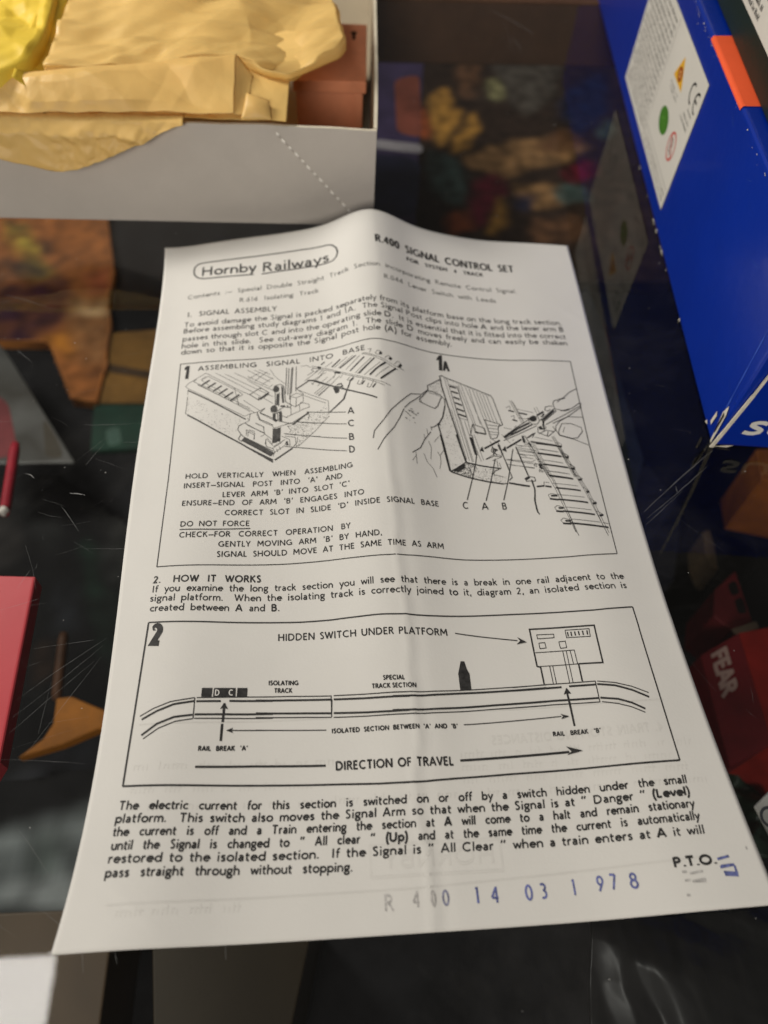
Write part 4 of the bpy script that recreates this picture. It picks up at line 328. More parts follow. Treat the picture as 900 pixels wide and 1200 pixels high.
def ribbon(pts, w, closed=False, lift=LIFT, step=.9):
    """a printed line: strip of faces following the paper"""
    P = [np.array(p, float) for p in pts]
    if closed: P = P+[P[0]]
    Q = [P[0]]
    for a, b in zip(P, P[1:]):
        n = max(1, int(np.ceil(np.hypot(*(b-a))/step)))
        Q += [a+(b-a)*k/n for k in range(1, n+1)]
    Q = np.array(Q)
    if len(Q) < 2: return [], []
    d = np.diff(Q, axis=0); ln = np.hypot(d[:, 0], d[:, 1]); keep = np.r_[True, ln > 1e-6]; Q = Q[keep]
    if len(Q) < 2: return [], []
    d = np.diff(Q, axis=0); d /= np.hypot(d[:, 0], d[:, 1])[:, None]
    dn = np.stack([-d[:, 1], d[:, 0]], -1)
    nrm = np.empty_like(Q); nrm[0] = dn[0]; nrm[-1] = dn[-1]
    if len(Q) > 2:
        s = dn[:-1]+dn[1:]; c_ = np.maximum((s*s).sum(1)/2, .5)[:, None]; nrm[1:-1] = s/c_
    if closed:
        s = dn[0]+dn[-1]; nrm[0] = nrm[-1] = s/max((s*s).sum()/2, .5)
    a, b = Q+nrm*w/2, Q-nrm*w/2
    A = np.concatenate([a, b]); z = height(A[:, 0], A[:, 1])+lift
    n = len(Q)
    return np.column_stack([A, z]).tolist(), [(i, n+i, n+i+1, i+1) for i in range(n-1)]
def arc_points(t):
    cx, cy, rx, ry, a0, a1 = map(float, t.split(','))
    n = max(3, int(abs(a1-a0)/24)+1)
    return [(cx+rx*math.cos(math.radians(a0+(a1-a0)*k/n)), cy+ry*math.sin(math.radians(a0+(a1-a0)*k/n))) for k in range(n+1)]
STROKES = {}
for ch, (adv, s) in GLYPHS.items():
    ss = []
    for st in s.split(';'):
        pts = []; closed = False
        for tok in st.split():
            if tok[0] == '@':
                pts += arc_points(tok[1:]); q = tok[1:].split(','); closed = abs(float(q[5])-float(q[4])) >= 359
            else: pts.append(tuple(map(float, tok.split(','))))
        if closed: pts = pts[:-1]
        ss.append((pts, closed))
    STROKES[ch] = (adv, ss)
def lay(text, cap, length, kx=1.0):
    """letters of one line: (char, x offset, bold, kx), spaces stretched to fill the measure"""
    chars = []; bold = False
    for ch in text:
        if ch == '*': bold = not bold
        else: chars.append((ch, bold))
    track = lambda c_: 15 if c_.isupper() or c_.isdigit() else 8
    wl = sum((STROKES[c_][0]+track(c_))*(1.08 if b else 1) for c_, b in chars if c_ != ' ')*cap/100
    ns = sum(1 for c_, b in chars if c_ == ' ')
    if ns == 0: kx = length/wl; sp = 0
    else:
        sp = (length-wl*kx)/ns
        lo, hi = (.36*cap, 1.15*cap) if '  ' not in text else (.26*cap, .7*cap)
        if sp < lo: kx = (length-lo*ns)/wl; sp = lo
        elif sp > hi: kx = (length-hi*ns)/wl; sp = hi
    res = []; x = 0
    for c_, b in chars:
        if c_ == ' ': x += sp; continue
        k = kx*(1.08 if b else 1); res.append((c_, x, b, k)); x += (STROKES[c_][0]+track(c_))*cap/100*k
    return res, kx, sp
def letter_line(mb, text, cap, w, base, slant=0, kx=1.0, lift=LIFT, mirror=False):
    bp = np.array(base); x0, x1 = bp[0, 0], bp[-1, 0]
    pf = np.polyfit(bp[:, 0], bp[:, 1], 2 if len(bp) > 4 else 1)
    for ch, x, b, k in lay(text, cap, x1-x0, kx)[0]:
        ww = w*(1.32 if b else 1)
        for pts, closed in STROKES[ch][1]:
            P = []
            for px, py in pts:
                gx = x0+x+(px*k+py*slant)*cap/100
                if mirror: gx = x1-(gx-x0)
                P.append((gx, np.polyval(pf, gx)+py*cap/100))
            mb.add(*ribbon(P, ww*rng.uniform(.92, 1.08), closed, lift+rng.uniform(0, .012)))
black = mat('black_ink', (.035, .034, .033, 1), .55, .25, 0, 0, .5, 900)
grey_ink = mat('thin_black_ink', (.075, .073, .07, 1), .6, .2, 0, 0, .5, 900)
s_blue = mat('blue_stamp_ink', (.13, .15, .34, 1), .6, .2, 0, 0, .6, 1200)
s_mid = mat('faded_blue_stamp_ink', (.27, .275, .36, 1), .6, .2, 0, 0, .5, 1200)
s_pale = mat('pale_grey_stamp_ink', (.46, .445, .425, 1), .6, .2, 0, 0, .4, 1200)
white_ink = mat('unprinted_paper', (.69, .674, .632, 1), .62, .2)
ghost = mat('print_showing_through', (.662, .646, .604, 1), .62, .2, 0, 0, .04, 90)
INK = {'stamp0': s_blue, 'stamp1': s_mid, 'stamp2': s_pale, 'stampmark': s_blue, 'stampmark2': s_pale, 'carriage_lettering': white_ink,
       'contents': grey_ink, 'assembly_text': grey_ink, 'platform': grey_ink}
NAMES = {'stamp0': 'date_stamp', 'stamp1': 'date_stamp', 'stamp2': 'date_stamp', 'stampmark': 'stamp_smudge', 'stampmark2': 'stamp_smudge', 'platform': 'platform_drawing', 'track_drawing': 'curved_track_drawing', 'track_drawing_b': 'straight_track_drawing', 'leaders_b': 'leader_lines',
         'leaders': 'leader_lines', 'stip1': 'stippling', 'stip2': 'stippling', 'contents': 'contents_list', 'frame': 'panel_frame', 'carriage': 'carriage_drawing', 'logo': 'company_badge',
         'assembly_text': 'assembly_paragraph', 'works_text': 'explanation_paragraph', 'current_text': 'current_paragraph', 'numeral': 'diagram_number', 'numeral_one': 'diagram_number', 'numeral_one_a': 'diagram_number', 'turnover': 'turn_over_mark'}
APART = ('diagram_caption', 'diagram_lettering', 'numeral', 'carriage_lettering', 'heading', 'stamp0', 'stamp1', 'stamp2')
layers = {}
def layer(g): return layers.setdefault(g, MB())
for g, text, cap, w, base, slant, kx in LETTERING:
    letter_line(layer(g+'|'+text if g in APART else g), text, cap, w, base, slant, kx, LIFT*(2.2 if g == 'carriage_lettering' else 1))
def inside(p, poly):
    r = False
    for (x1, y1), (x2, y2) in zip(poly, poly[1:]+poly[:1]):
        if (y1 > p[1]) != (y2 > p[1]) and p[0] < (x2-x1)*(p[1]-y1)/(y2-y1)+x1: r = not r
    return r
for g, strokes in LINEWORK.items():
    for st in strokes:
        if len(st) == 3:
            size, poly, n = st; xs = [p[0] for p in poly]; ys = [p[1] for p in poly]; k = 0
            while k < n:
                p = (rng.uniform(min(xs), max(xs)), rng.uniform(min(ys), max(ys)))
                if inside(p, poly):
                    a = rng.random()*6.28; h = size*rng.uniform(.35, .75)
                    layer(g).add(*ribbon([p, (p[0]+h*math.cos(a), p[1]+h*math.sin(a))], size*rng.uniform(.6, 1)))
                k += 1
        else:
            w, pts = st; layer(g).add(*ribbon(pts, w*.92, lift=LIFT+rng.uniform(0, .01)))
for g, polys in SOLIDS.items():
    for poly in polys:
        P = np.array(poly); z = height(P[:, 0], P[:, 1])+LIFT*1.5
        layer(g).add(np.column_stack([P, z]).tolist(), [tuple(range(len(P)))])
for g, mb in layers.items():
    g = g.split('|')[0]; mb.build(NAMES.get(g, g), INK.get(g, black), sheet)
# print of the other side showing through the thin paper, reversed
mb = MB()
letter_line(mb, '4.  TRAIN  STOPPING  DISTANCES', 2.0, .34, [(19, -174.2), (58, -173.5)], 0, 1, .035, True)
for k, (xa, xb, y) in enumerate([(-58, 60, -167.0), (12, 60, -176.8), (12, 60, -179.6), (12, 60, -182.3), (-58, 60, -185.2), (-58, -14, -176.9), (-58, -20, -181.7), (-58, -34, -204.5)]):
    if k in (0,): 
        mb.add(*ribbon([(xa, y), (0, y+.5), (xb, y+.8)], .22, lift=.035)); continue
    x = xa
    while x < xb:
        w = rng.uniform(2, 7)
        for j in range(int(w/.9)):
            h = rng.choice((.9, 1.0, 1.1, 1.7)); mb.add(*ribbon([(x+j*.9, y), (x+j*.9+.1, y+h)], .22, lift=.035))
            if rng.random() < .6: mb.add(*ribbon([(x+j*.9, y+.9), (x+j*.9+.6, y+1)], .2, lift=.036))
        x += w+1.3
mb.add(*ribbon([(-60, -202.3), (0, -202.2), (58, -200)], .3, lift=.035))
mb.add(*ribbon([(-9, -199.8), (-9, -193.8), (18, -193.8), (18, -199.8), (-9, -199.8)], .5, lift=.035))
letter_line(mb, 'HORNBY', 3.2, .55, [(-7, -198.3), (16.5, -198.3)], 0, 1, .036, True)
mb.build('print_showing_through', ghost, sheet)

# ------------------------------------------------------------------ the open card box with its contents
card = mat('grey_white_card', rgb(192, 185, 176), .75, .2, .5, 200, .10, 14)
card_in = mat('inner_card', rgb(172, 160, 138), .8, .15, .35, 260, .06, 25)
cardedge = mat('worn_card_edge', rgb(214, 205, 184), .8, .15, .4, 400, .12, 200)
BX = thing('card_box', (-74, 90, 0), 'open greyish white card box full of tissue paper, behind the leaflet', 'box')
ud = Vector((.99957, -.02926, 0)); vd = Vector((.050, .99875, 0)); F0 = Vector((2.7, 13.1, 0))
Wb, Db, Hb, th = 172, 200, 35.2, 1.1
def warp_wall(name, p, d, n, length, h, m, dent, seed):
    """a card wall with a slightly wavy top edge"""
    mb = MB(); k = 60; r = random.Random(seed); ph = [r.uniform(0, 6) for _ in range(3)]
    vs = []
    for i in range(k+1):
        t = i/k; c_ = p+d*length*t; bow = dent*math.sin(math.pi*t)+.25*math.sin(9*t+ph[0]); hz = h+.25*math.sin(14*t+ph[1])+.12*math.sin(47*t+ph[2])
        for z, o in ((0, 0), (0, th), (hz, th), (hz, 0)):
            q = c_+n*(o+bow*z/h); vs.append((q.x, q.y, z))
    fs = []; mi = []
    for i in range(k):
        for j in range(4): fs.append((4*i+j, 4*i+(j+1) % 4, 4*i+4+(j+1) % 4, 4*i+4+j)); mi.append((0, 1, 2, 0)[j] if j else 0)
    fs += [(0, 3, 2, 1), (4*k, 4*k+1, 4*k+2, 4*k+3)]; mi += [2, 2]
    mi = [{0: 0, 1: 1, 2: 2}[v] for v in mi]
    mb.add(vs, fs); mb.mi = mi
    o = mb.build(name, [card, card_in, cardedge], BX); 
    b = bmesh.new(); b.from_mesh(o.data); bmesh.ops.recalc_face_normals(b, faces=b.faces); b.to_mesh(o.data); b.free()
    return o
warp_wall('front_wall', F0-ud*Wb, ud, vd, Wb, Hb, None, 0.3, 3)
warp_wall('side_wall', F0+vd*(th+.02), vd, -ud, Db, Hb+.3, None, -.6, 5)
warp_wall('back_wall', F0-ud*(Wb-th-.02)+vd*(Db-th), ud, vd, Wb-2*th-.1, Hb, None, 0, 6)
warp_wall('side_wall', F0-ud*Wb+vd*(th+.02), vd, ud, Db-th, Hb, None, 0, 8)
mb = MB(); p = F0-ud*(Wb-th-.1)+vd*(th+.1); mb.box((p.x, p.y, .15), ud*(Wb-2*th-.2), vd*(Db-2*th-.2), (0, 0, 1)); mb.build('box_floor', card_in, BX)
# torn perforation running down the front wall
mb = MB()
for i in range(13):
    t = i/12; x = -29+t*23+rng.uniform(-.15, .15); z = 33-t*27; y = F0.y+(F0.x-x)*.0293-.12
    h = 1.0 if i % 2 else .6
    mb.add([(x-h*.75, y, z+h*1.1), (x-.45, y-.25, z-.05), (x+h*.75, y, z-h*1.1), (x+.42, y-.3, z+.3)], [(0, 1, 2, 3)])
mb.build('perforation', mat('torn_card', rgb(244, 240, 232), .9, .1), BX)
mb = MB()
for i in range(12):
    t = i/12; x = -28.2+t*23; z = 31.7-t*27; y = F0.y+(F0.x-x)*.0293-.10
    mb.add([(x-.45, y, z+.5), (x-.5, y, z+.3), (x+.5, y, z-.55), (x+.55, y, z-.3)], [(0, 1, 2, 3)])
mb.build('perforation_cut', mat('card_cut', rgb(150, 140, 130), .9, .1), BX)

def crumple(x, y, seed, amp):
    """flat facets of crushed tissue meeting in sharp ridges: folds along random directions"""
    r = random.Random(seed); v = 0
    x, y = x+1.2*noise.noise(Vector((x*.09, y*.09, seed))), y+1.2*noise.noise(Vector((x*.09, y*.09, seed+9)))
    for k, f in enumerate((.024, .034, .047, .062, .082, .11, .15, .2, .27, .36)):
        a = r.uniform(0, 6.28); ph = r.uniform(0, 1)
        s = (x*math.cos(a)+y*math.sin(a))*f+ph+1.1*noise.noise(Vector((x*.025+k*3.7, y*.025, seed*.7)))
        m = min(1, max(0, .5+1.9*noise.noise(Vector((x*.028+k*7.3, y*.028, seed*1.3+k)))))
        v += (abs(s % 2-1)-.5)*m*(.03/f)**(.95 if f < .1 else .8)*(1.0 if f < .05 else .78)
    return amp*4.6*v
def patch(mb, corners, nu, nv, amp, seed, sag=0, th_=.08, jag=.6, fade=.12, prof=0):
    """a crumpled bit of tissue between four 3-D corners"""
    A_, B_, C_, D_ = map(Vector, corners); vs = []
    nrm = (B_-A_).cross(D_-A_).normalized()
    if nrm.z < 0: nrm = -nrm
    for j in range(nv+1):
        for i in range(nu+1):
            u, v = i/nu, j/nv
            p = A_*(1-u)*(1-v)+B_*u*(1-v)+C_*u*v+D_*(1-u)*v
            e = min(u, 1-u, v, 1-v); k = min(1, e/fade)*.75+.25
            h = crumple(p.x, p.y+p.z*.7, seed, amp)*k+sag*16*u*(1-u)*v*(1-v)
            jx = jag*noise.noise(Vector((p.x*.12, p.y*.12, seed*1.7)))*(1-min(1, e/.06)); 
            p.z += prof*math.sin(math.pi*min(1, v*1.02))**.8 if 0 < v < .98 else 0
            vs.append(p+nrm*h+(B_-A_).normalized()*jx+(D_-A_).normalized()*jx)
    fs = [(j*(nu+1)+i, j*(nu+1)+i+1, (j+1)*(nu+1)+i+1, (j+1)*(nu+1)+i) for j in range(nv) for i in range(nu)]
    mb.add([tuple(p) for p in vs], fs)
def sheet_mesh(mb, name, m, parent, thick=.05):
    o = mb.build(name, m, parent, True)
    md = o.modifiers.new('thickness', 'SOLIDIFY'); md.thickness = thick*MM; md.offset = -1
    return o
tan = mat('tan_tissue', rgb(244, 210, 132), .42, .35, .4, 160, .09, 30, trans=.35)
tan_d = mat('tan_tissue_parcel', rgb(236, 194, 112), .5, .3, .4, 160, .06, 30)
yel = mat('yellow_tissue', rgb(238, 206, 74), .45, .3, .4, 160, .1, 30, trans=.2)
# wrapped parcel: a soft block, lying over the brown block
PR = thing('tissue_parcel', (-60, 70, 20), 'flat parcel wrapped in tan tissue paper, overlapping the brown block in the card box', 'parcel')
poly = [(-101, 122), (-101, 27), (-43, 36.5), (-24, 29.6), (-8.2, 43.4), (-6.0, 49.5), (-9.5, 78), (-11, 122)]
def round_poly(poly, r, k=6):
    res = []
    n = len(poly)
    for i in range(n):
        p0, p1, p2 = (Vector((*poly[(i+d) % n], 0)) for d in (-1, 0, 1)); rr = min(r, (p0-p1).length*.4, (p2-p1).length*.4)
        a = p1+(p0-p1).normalized()*rr; b = p1+(p2-p1).normalized()*rr
        for j in range(k+1):
            t = j/k; q = a*(1-t)**2+p1*2*t*(1-t)+b*t*t; res.append((q.x, q.y))
    return res
rp = round_poly(poly, 1.8)
def soft_block(name, ring, z0, z1, m, parent, amp, seed, edge_r=3):
    """closed outline lofted into a crumpled soft-edged block"""
    c0 = Vector((sum(p[0] for p in ring)/len(ring), sum(p[1] for p in ring)/len(ring), 0)); n = len(ring)
    dense = []
    for i in range(n):
        a, b = Vector((*ring[i], 0)), Vector((*ring[(i+1) % n], 0)); k = max(1, int((b-a).length/1.2))
        dense += [a+(b-a)*j/k for j in range(k)]
    n = len(dense); rows = [(1, z0), (1.0, z0+(z1-z0)*.3), (1.0, z0+(z1-z0)*.6)]
    lv = []
    for f, z in rows: lv.append([Vector((p.x, p.y, z)) for p in dense])
    for k in range(1, 6):
        a = k/5*math.pi/2; ins = edge_r*(1-math.cos(a)); 
        lv.append([p+(c0-p).normalized()*ins+Vector((0, 0, z1-edge_r+edge_r*math.sin(a))) for p in dense])
    for k in range(1, 46): lv.append([p+(c0-p).normalized()*edge_r+(c0-p-(c0-p).normalized()*edge_r)*(k/46)+Vector((0, 0, z1)) for p in dense])
    vs = []
    for r_, row in enumerate(lv):
        for p in row:
            h = crumple(p.x, p.y, seed, amp)*(1 if r_ > 6 else .5)
            vs.append((p.x+(h*.5 if r_ < 6 else 0), p.y+(h*.5 if r_ < 6 else 0), p.z+(h if r_ > 3 else 0)))
    fs = [(r_*n+i, r_*n+(i+1) % n, (r_+1)*n+(i+1) % n, (r_+1)*n+i) for r_ in range(len(lv)-1) for i in range(n)]
    vs.append((c0.x, c0.y, z1+crumple(c0.x, c0.y, seed, amp))); t0 = (len(lv)-1)*n
    fs += [(t0+i, t0+(i+1) % n, len(vs)-1) for i in range(n)]
    fs.append(tuple(range(n))[::-1])
    mbb = MB(); mbb.add(vs, fs); o = mbb.build(name, m, parent, True)
    b = bmesh.new(); b.from_mesh(o.data); bmesh.ops.recalc_face_normals(b, faces=b.faces); b.to_mesh(o.data); b.free()
    return o
soft_block('wrapping', rp, 42.2, 44.8, tan, PR, 1.05, 15, .7)
# yellow bundle at the far left
YB = thing('yellow_tissue_bundle', (-125, 45, 20), 'crumpled bundle of yellow tissue paper at the left end of the card box', 'tissue bundle')
soft_block('wrapping', round_poly([(-164, 118), (-164, 23), (-114, 21), (-104.5, 27), (-102.5, 45), (-106, 118)], 6), 4, 47.5, yel, YB, .85, 23, 2)
mb = MB(); patch(mb, [(-109, 118, 47.5), (-101.5, 118, 47), (-100.5, 20, 40), (-108, 20, 46.5)], 10, 60, .2, 41, .5); patch(mb, [(-101.3, 118, 46.5), (-98.5, 118, 44.5), (-97.6, 22, 39.5), (-100.4, 22, 40.5)], 6, 60, .15, 43)
sheet_mesh(mb, 'fold', yel, YB)
# loose tan sheet in front, folded and hanging over the front wall
TS = thing('tissue_paper', (-70, 30, 36), 'loose creased sheet of tan tissue paper hanging over the front wall of the card box', 'tissue paper')
mb = MB(); patch(mb, [(-100, 42, 40.4), (-24.2, 38, 41.2), (-26.0, 13.9, 37.2), (-113, 17, 38.2)], 170, 70, .55, 5, 0, jag=.5, prof=1.2)
sheet_mesh(mb, 'back_layer', tan, TS)
mb = MB(); patch(mb, [(-122, 23.5, 44.0), (-41.5, 36.0, 46.6), (-42.2, 15.2, 38.9), (-128, 14.6, 38.0)], 190, 60, .6, 8, .7, fade=.2, jag=1.0)
sheet_mesh(mb, 'folded_flap', tan, TS)
mb = MB(); patch(mb, [(-41.6, 35.9, 46.4), (-36.5, 32.0, 41.8), (-38.5, 15.6, 38.0), (-42.3, 15.2, 38.7)], 14, 30, .08, 9, -.4)
sheet_mesh(mb, 'fold_return', tan, TS)
# overhang: runs over the rim and droops with a ragged lower edge
mb = MB(); nu_, nv_ = 170, 48; vs = []
low = [(-150, 5), (-122, 9), (-112, 13.0), (-100, 15.5), (-92, 14.5), (-82, 10.5), (-72, 6.0), (-64, 2.5), (-58, .4)]
for j in range(nv_+1):
    for i in range(nu_+1):
        x = -150+(92)*i/nu_; d = np.interp(x, [a for a, b in low], [b for a, b in low])+.5*noise.noise(Vector((x*.3, 0, 2)))
        yw = F0.y+(F0.x-x)*.0293; t = j/nv_
        back = 7.0; total = back+d; s = t*total
        if s < back: y = yw+back-s+.5; z = 36.9+.5*math.sin(s)
        else:
            q = s-back; y = yw-1.0-.40*min(q, 4)-.30*q; z = 36.9-q*.9
        h = crumple(x*1.6, (y+z*1.3)*1.6, 31, .55)*min(1, .25+abs(s-back)/5)
        vs.append((x, y-abs(h)*(1 if s > back else .1)-(.6 if s > back else 0), z+(h*.4+.3 if s < back else h*.15)))
mb.add(vs, [(j*(nu_+1)+i, (j+1)*(nu_+1)+i, (j+1)*(nu_+1)+i+1, j*(nu_+1)+i+1) for j in range(nv_) for i in range(nu_)])
sheet_mesh(mb, 'overhang', tan, TS)
mb = MB(); patch(mb, [(-38.5, 22.5, 41.6), (-31, 19.0, 40.5), (-30.5, 14.0, 37.4), (-40, 14.2, 37.6)], 24, 14, .2, 19, 1.0)
sheet_mesh(mb, 'tucked_corner', tan, TS)
# brown block
brown = mat('red_brown_plastic', rgb(216, 142, 106), .5, .3, .25, 500, .12, 70)
BB = thing('brown_block', (-10, 92, 1.3), 'red-brown lidded block with a dark keyhole slot, inside the open card box', 'block')
mb = MB(); mb.prism([(-24, 71.5), (1.3, 70.4), (3.6, 113), (-21.5, 114.5)], 1.3, 17.5); mb.build('body', brown, BB, bevel=.6)
mb = MB(); mb.prism([(-25, 69.5), (2.4, 68.6), (4.9, 114.4), (-22.4, 115.8)], 17.6, 22); mb.build('lid', brown, BB, bevel=.5)
mb = MB(); mb.prism([(-1.6, 101.5), (-.3, 101.4), (-.2, 107), (-1.4, 107.2)], 21.6, 22.08); mb.prism(round_poly([(-2.0, 105.6), (.3, 105.6), (.4, 108.2), (-1.9, 108.2)], .9), 21.6, 22.06)
mb.build('keyhole_slot', mat('slot_black', (.01, .008, .007, 1), .8, .1), BB)
mb = MB(); mb.prism([(-2, 69.0), (1.2, 68.9), (1.3, 70.2), (-1.9, 70.3)], 1.3, 17.4); mb.build('corner_post', brown, BB, bevel=.3)

# ------------------------------------------------------------------ the blue box standing at the right
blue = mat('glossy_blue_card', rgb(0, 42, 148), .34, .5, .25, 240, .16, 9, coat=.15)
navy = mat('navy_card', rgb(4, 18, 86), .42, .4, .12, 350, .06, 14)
worn = mat('worn_white_card', rgb(215, 208, 192), .85, .1, .5, 500, .15, 300)
O = Vector((95.9, -90, 0)); ul = Vector((.1019, .9948, 0)); nl = Vector((-.9948, .1019, 0))
BLH = 59.5
def fp(s, z, o=0): return O+ul*s+nl*o+Vector((0, 0, z))
BL = thing('blue_box', tuple(O+ul*150-nl*90), 'large glossy blue box with a white warning label on its side, standing on the glass', 'box')
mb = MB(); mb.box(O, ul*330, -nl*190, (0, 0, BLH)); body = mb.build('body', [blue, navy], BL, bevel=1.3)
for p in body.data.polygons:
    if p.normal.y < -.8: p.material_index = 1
# folded edge of the end flap: a raised lip along the front corner, worn white
mb = MB(); 
pts = [(0, 0), (-1.0, 8), (-2.6, 22), (-4.2, 40), (-5.6, BLH)]
for (a, z), (b, z2) in zip(pts, pts[1:]):
    P = [O-nl*(-a)-ul*.35+Vector((0, 0, z)), O-nl*(-b)-ul*.35+Vector((0, 0, z2))]
    P = [O+nl*a-ul*.35+Vector((0, 0, z)), O+nl*b-ul*.35+Vector((0, 0, z2))]
    w = (.55, .5, .4, .35, .3)[pts.index((a, z))]
    mb.add([P[0]+nl*w, P[0]-nl*w, P[1]-nl*w, P[1]+nl*w, P[0]+nl*w-ul*.4, P[0]-nl*w-ul*.4, P[1]-nl*w-ul*.4, P[1]+nl*w-ul*.4], [(4, 5, 6, 7), (0, 4, 7, 3), (5, 1, 2, 6)])
mb.build('flap_edge', worn, BL)
# torn chips in the corner
mb = MB()
def chip(pts, o=.25): mb.add([fp(s, z, o+rng.uniform(0, .1)) for s, z in pts], [tuple(range(len(pts)))])
chip([(.4, .4), (1.2, .8), (2.0, 5), (3.2, 11), (2.2, 14.5), (1.0, 12), (.6, 5)]); chip([(5.2, 3.2), (6.4, 3.6), (6.0, 8.2), (4.8, 7.4)]); chip([(6.9, 1.4), (8.6, .7), (8.2, 2.0)])
for s, l_, h_ in ((52, 1.2, 1.4), (78, .8, .7), (86, 3.8, 1.0), (90.5, 1.2, .6), (99, 2.2, .9), (103.5, 4.5, .7), (121, 1.0, .5), (139, 2.6, .6)): chip([(s, .25), (s+l_, .25), (s+l_*.7, h_), (s+l_*.2, h_*.7)])
for k in range(46):
    s = rng.uniform(30, 210); zq = BLH-abs(rng.gauss(0, .9))-1.0; r_ = rng.uniform(.12, .4); chip([(s, zq), (s+r_*2, zq-.1), (s+r_, zq+r_)], .12)
mb.build('worn_edge', worn, BL)
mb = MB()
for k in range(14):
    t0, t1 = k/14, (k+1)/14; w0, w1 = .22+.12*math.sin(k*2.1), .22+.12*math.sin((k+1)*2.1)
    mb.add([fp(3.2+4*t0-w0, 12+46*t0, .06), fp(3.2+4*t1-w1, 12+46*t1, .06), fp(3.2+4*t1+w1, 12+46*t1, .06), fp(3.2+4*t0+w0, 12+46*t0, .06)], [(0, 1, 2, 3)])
mb.build('fold_crease', mat('pale_blue_fold', rgb(52, 84, 178), .5, .3, 0, 0, .3, 300), BL)  # paler blue strip along the fold of the side face
mb = MB()
for k in range(34):
    s0, z0 = rng.uniform(2, 200), rng.uniform(2, 56); a_ = rng.uniform(-.5, .5); l_ = rng.uniform(1, 9); w_ = rng.uniform(.05, .13)
    if 96 < s0 < 205 and z0 > 4: continue
    mb.add([fp(s0, z0-w_, .05), fp(s0+l_*math.cos(a_), z0+l_*math.sin(a_)-w_*.3, .05), fp(s0+l_*math.cos(a_), z0+l_*math.sin(a_)+w_*.3, .05), fp(s0, z0+w_, .05)], [(0, 1, 2, 3)])
mb.build('scuff_stain', mat('scuffed_blue', rgb(40, 70, 160), .6, .3), BL)
mb = MB(); chipc = rgb(40, 34, 30)
mb.add([fp(s, z, .45) for s, z in [(1.3, 4), (1.9, 4.6), (2.5, 11.6), (1.6, 11)]], [(0, 1, 2, 3)]); mb.build('torn_hole', mat('torn_hole', chipc, .9, .1), BL)
mb = MB(); mb.add([tuple(O-nl*a-ul*.5+Vector((0, 0, z))) for a, z in [(.2, .25), (4.5, .2), (6.2, 1.2), (3.6, .9)]], [(0, 1, 2, 3)]); mb.build('frayed_edge', worn, BL)
# lettering on the end, cut off by the frame
def flat_letters(mb, text, cap, w, P0, ax, ay, kx=1, slant=0, nz=None, o=.15):
    x = 0; nz = nz or ax.cross(ay).normalized()
    for ch in text:
        if ch == ' ': x += cap*.35; continue
        adv, ss = STROKES[ch]
        for pts, closed in ss:
            Q = [Vector((x+(px*kx+py*slant)*cap/100, py*cap/100, 0)) for px, py in pts]
            if closed: Q.append(Q[0])
            for a, b in zip(Q, Q[1:]):
                d = (b-a); 
                if d.length < 1e-6: continue
                d.normalize(); n = Vector((-d.y, d.x, 0))*w/2; a2, b2 = a-d*w*.18, b+d*w*.18
                mb.add([P0+ax*q.x+ay*q.y+nz*(o+rng.uniform(0, .03)) for q in (a2+n, a2-n, b2-n, b2+n)], [(0, 1, 2, 3)])
        x += (adv+9)*cap*kx/100
mb = MB(); flat_letters(mb, 'SU', 5.2, 1.5, O-nl*5.7+Vector((0, 0, 6.3)), -nl, Vector((0, 0, 1)), 2.0, .25, -ul, .3)
mb.build('lettering', mat('silver_white_print', rgb(222, 220, 214), .5, .3), BL)
# white label on the side
lab = mat('label_paper', rgb(212, 208, 198), .6, .25, .15, 500, .03, 50)
mb = MB()
Rz = [fp(103.5, 7, .25), fp(197, 7, .25), fp(197, 50.8, .25), fp(103.5, 50.8, .25)]
mb.add(Rz+[p+nl*.12 for p in Rz], [(4, 7, 6, 5), (0, 4, 5, 1), (1, 5, 6, 2), (2, 6, 7, 3), (3, 7, 4, 0)])
label = mb.build('warning_label', lab, BL)
b = bmesh.new(); b.from_mesh(label.data); bmesh.ops.recalc_face_normals(b, faces=b.faces); b.to_mesh(label.data); b.free()
def quad(mb, s0, z0, s1, z1, w, o):
    a, b = Vector((s0, z0, 0)), Vector((s1, z1, 0)); d = (b-a).normalized(); n = Vector((-d.y, d.x, 0))*w/2
    mb.add([fp(q.x, q.y, o) for q in (a+n, a-n, b-n, b+n)], [(0, 1, 2, 3)])
mb = MB()
def fine_row(mb, s0, s1, z, h, o=.42):
    s = s0
    while s < s1:
        w = min(rng.uniform(1.5, 6), s1-s)
        k = max(2, int(w/.55))
        for j in range(k): 
            hh = h*rng.choice((.6, .6, .7, 1)); quad(mb, s+j*w/k, z, s+j*w/k, z+hh, .2, o)
            if rng.random() < .6: quad(mb, s+j*w/k, z+rng.choice((.1, hh*.8)), s+(j+.8)*w/k, z+rng.choice((.1, hh*.8)), .16, o+.01)
        s += w+.7
for r_ in range(17): fine_row(mb, 153, 195-(4 if r_ % 6 == 5 else rng.uniform(0, 2)), 9.5+r_*2.35, 1.35)
for r_ in range(2): fine_row(mb, 106, 147, 8.6+r_*2.0, 1.0)
quad(mb, 150.6, 7.6, 150.2, 50.2, .18, .42); quad(mb, 105, 13.3, 149, 13.3, .16, .42); quad(mb, 149.6, 7.6, 149.6, 13.3, .16, .42)
for z in (33, 35, 37.5): fine_row(mb, 108, 118-(z-33), z, 1.2)
fine_row(mb, 127, 139, 34.5, .8); fine_row(mb, 127, 138, 33.0, .8)
mb.build('label_text', mat('label_grey_ink', rgb(96, 94, 90), .7, .2), label)
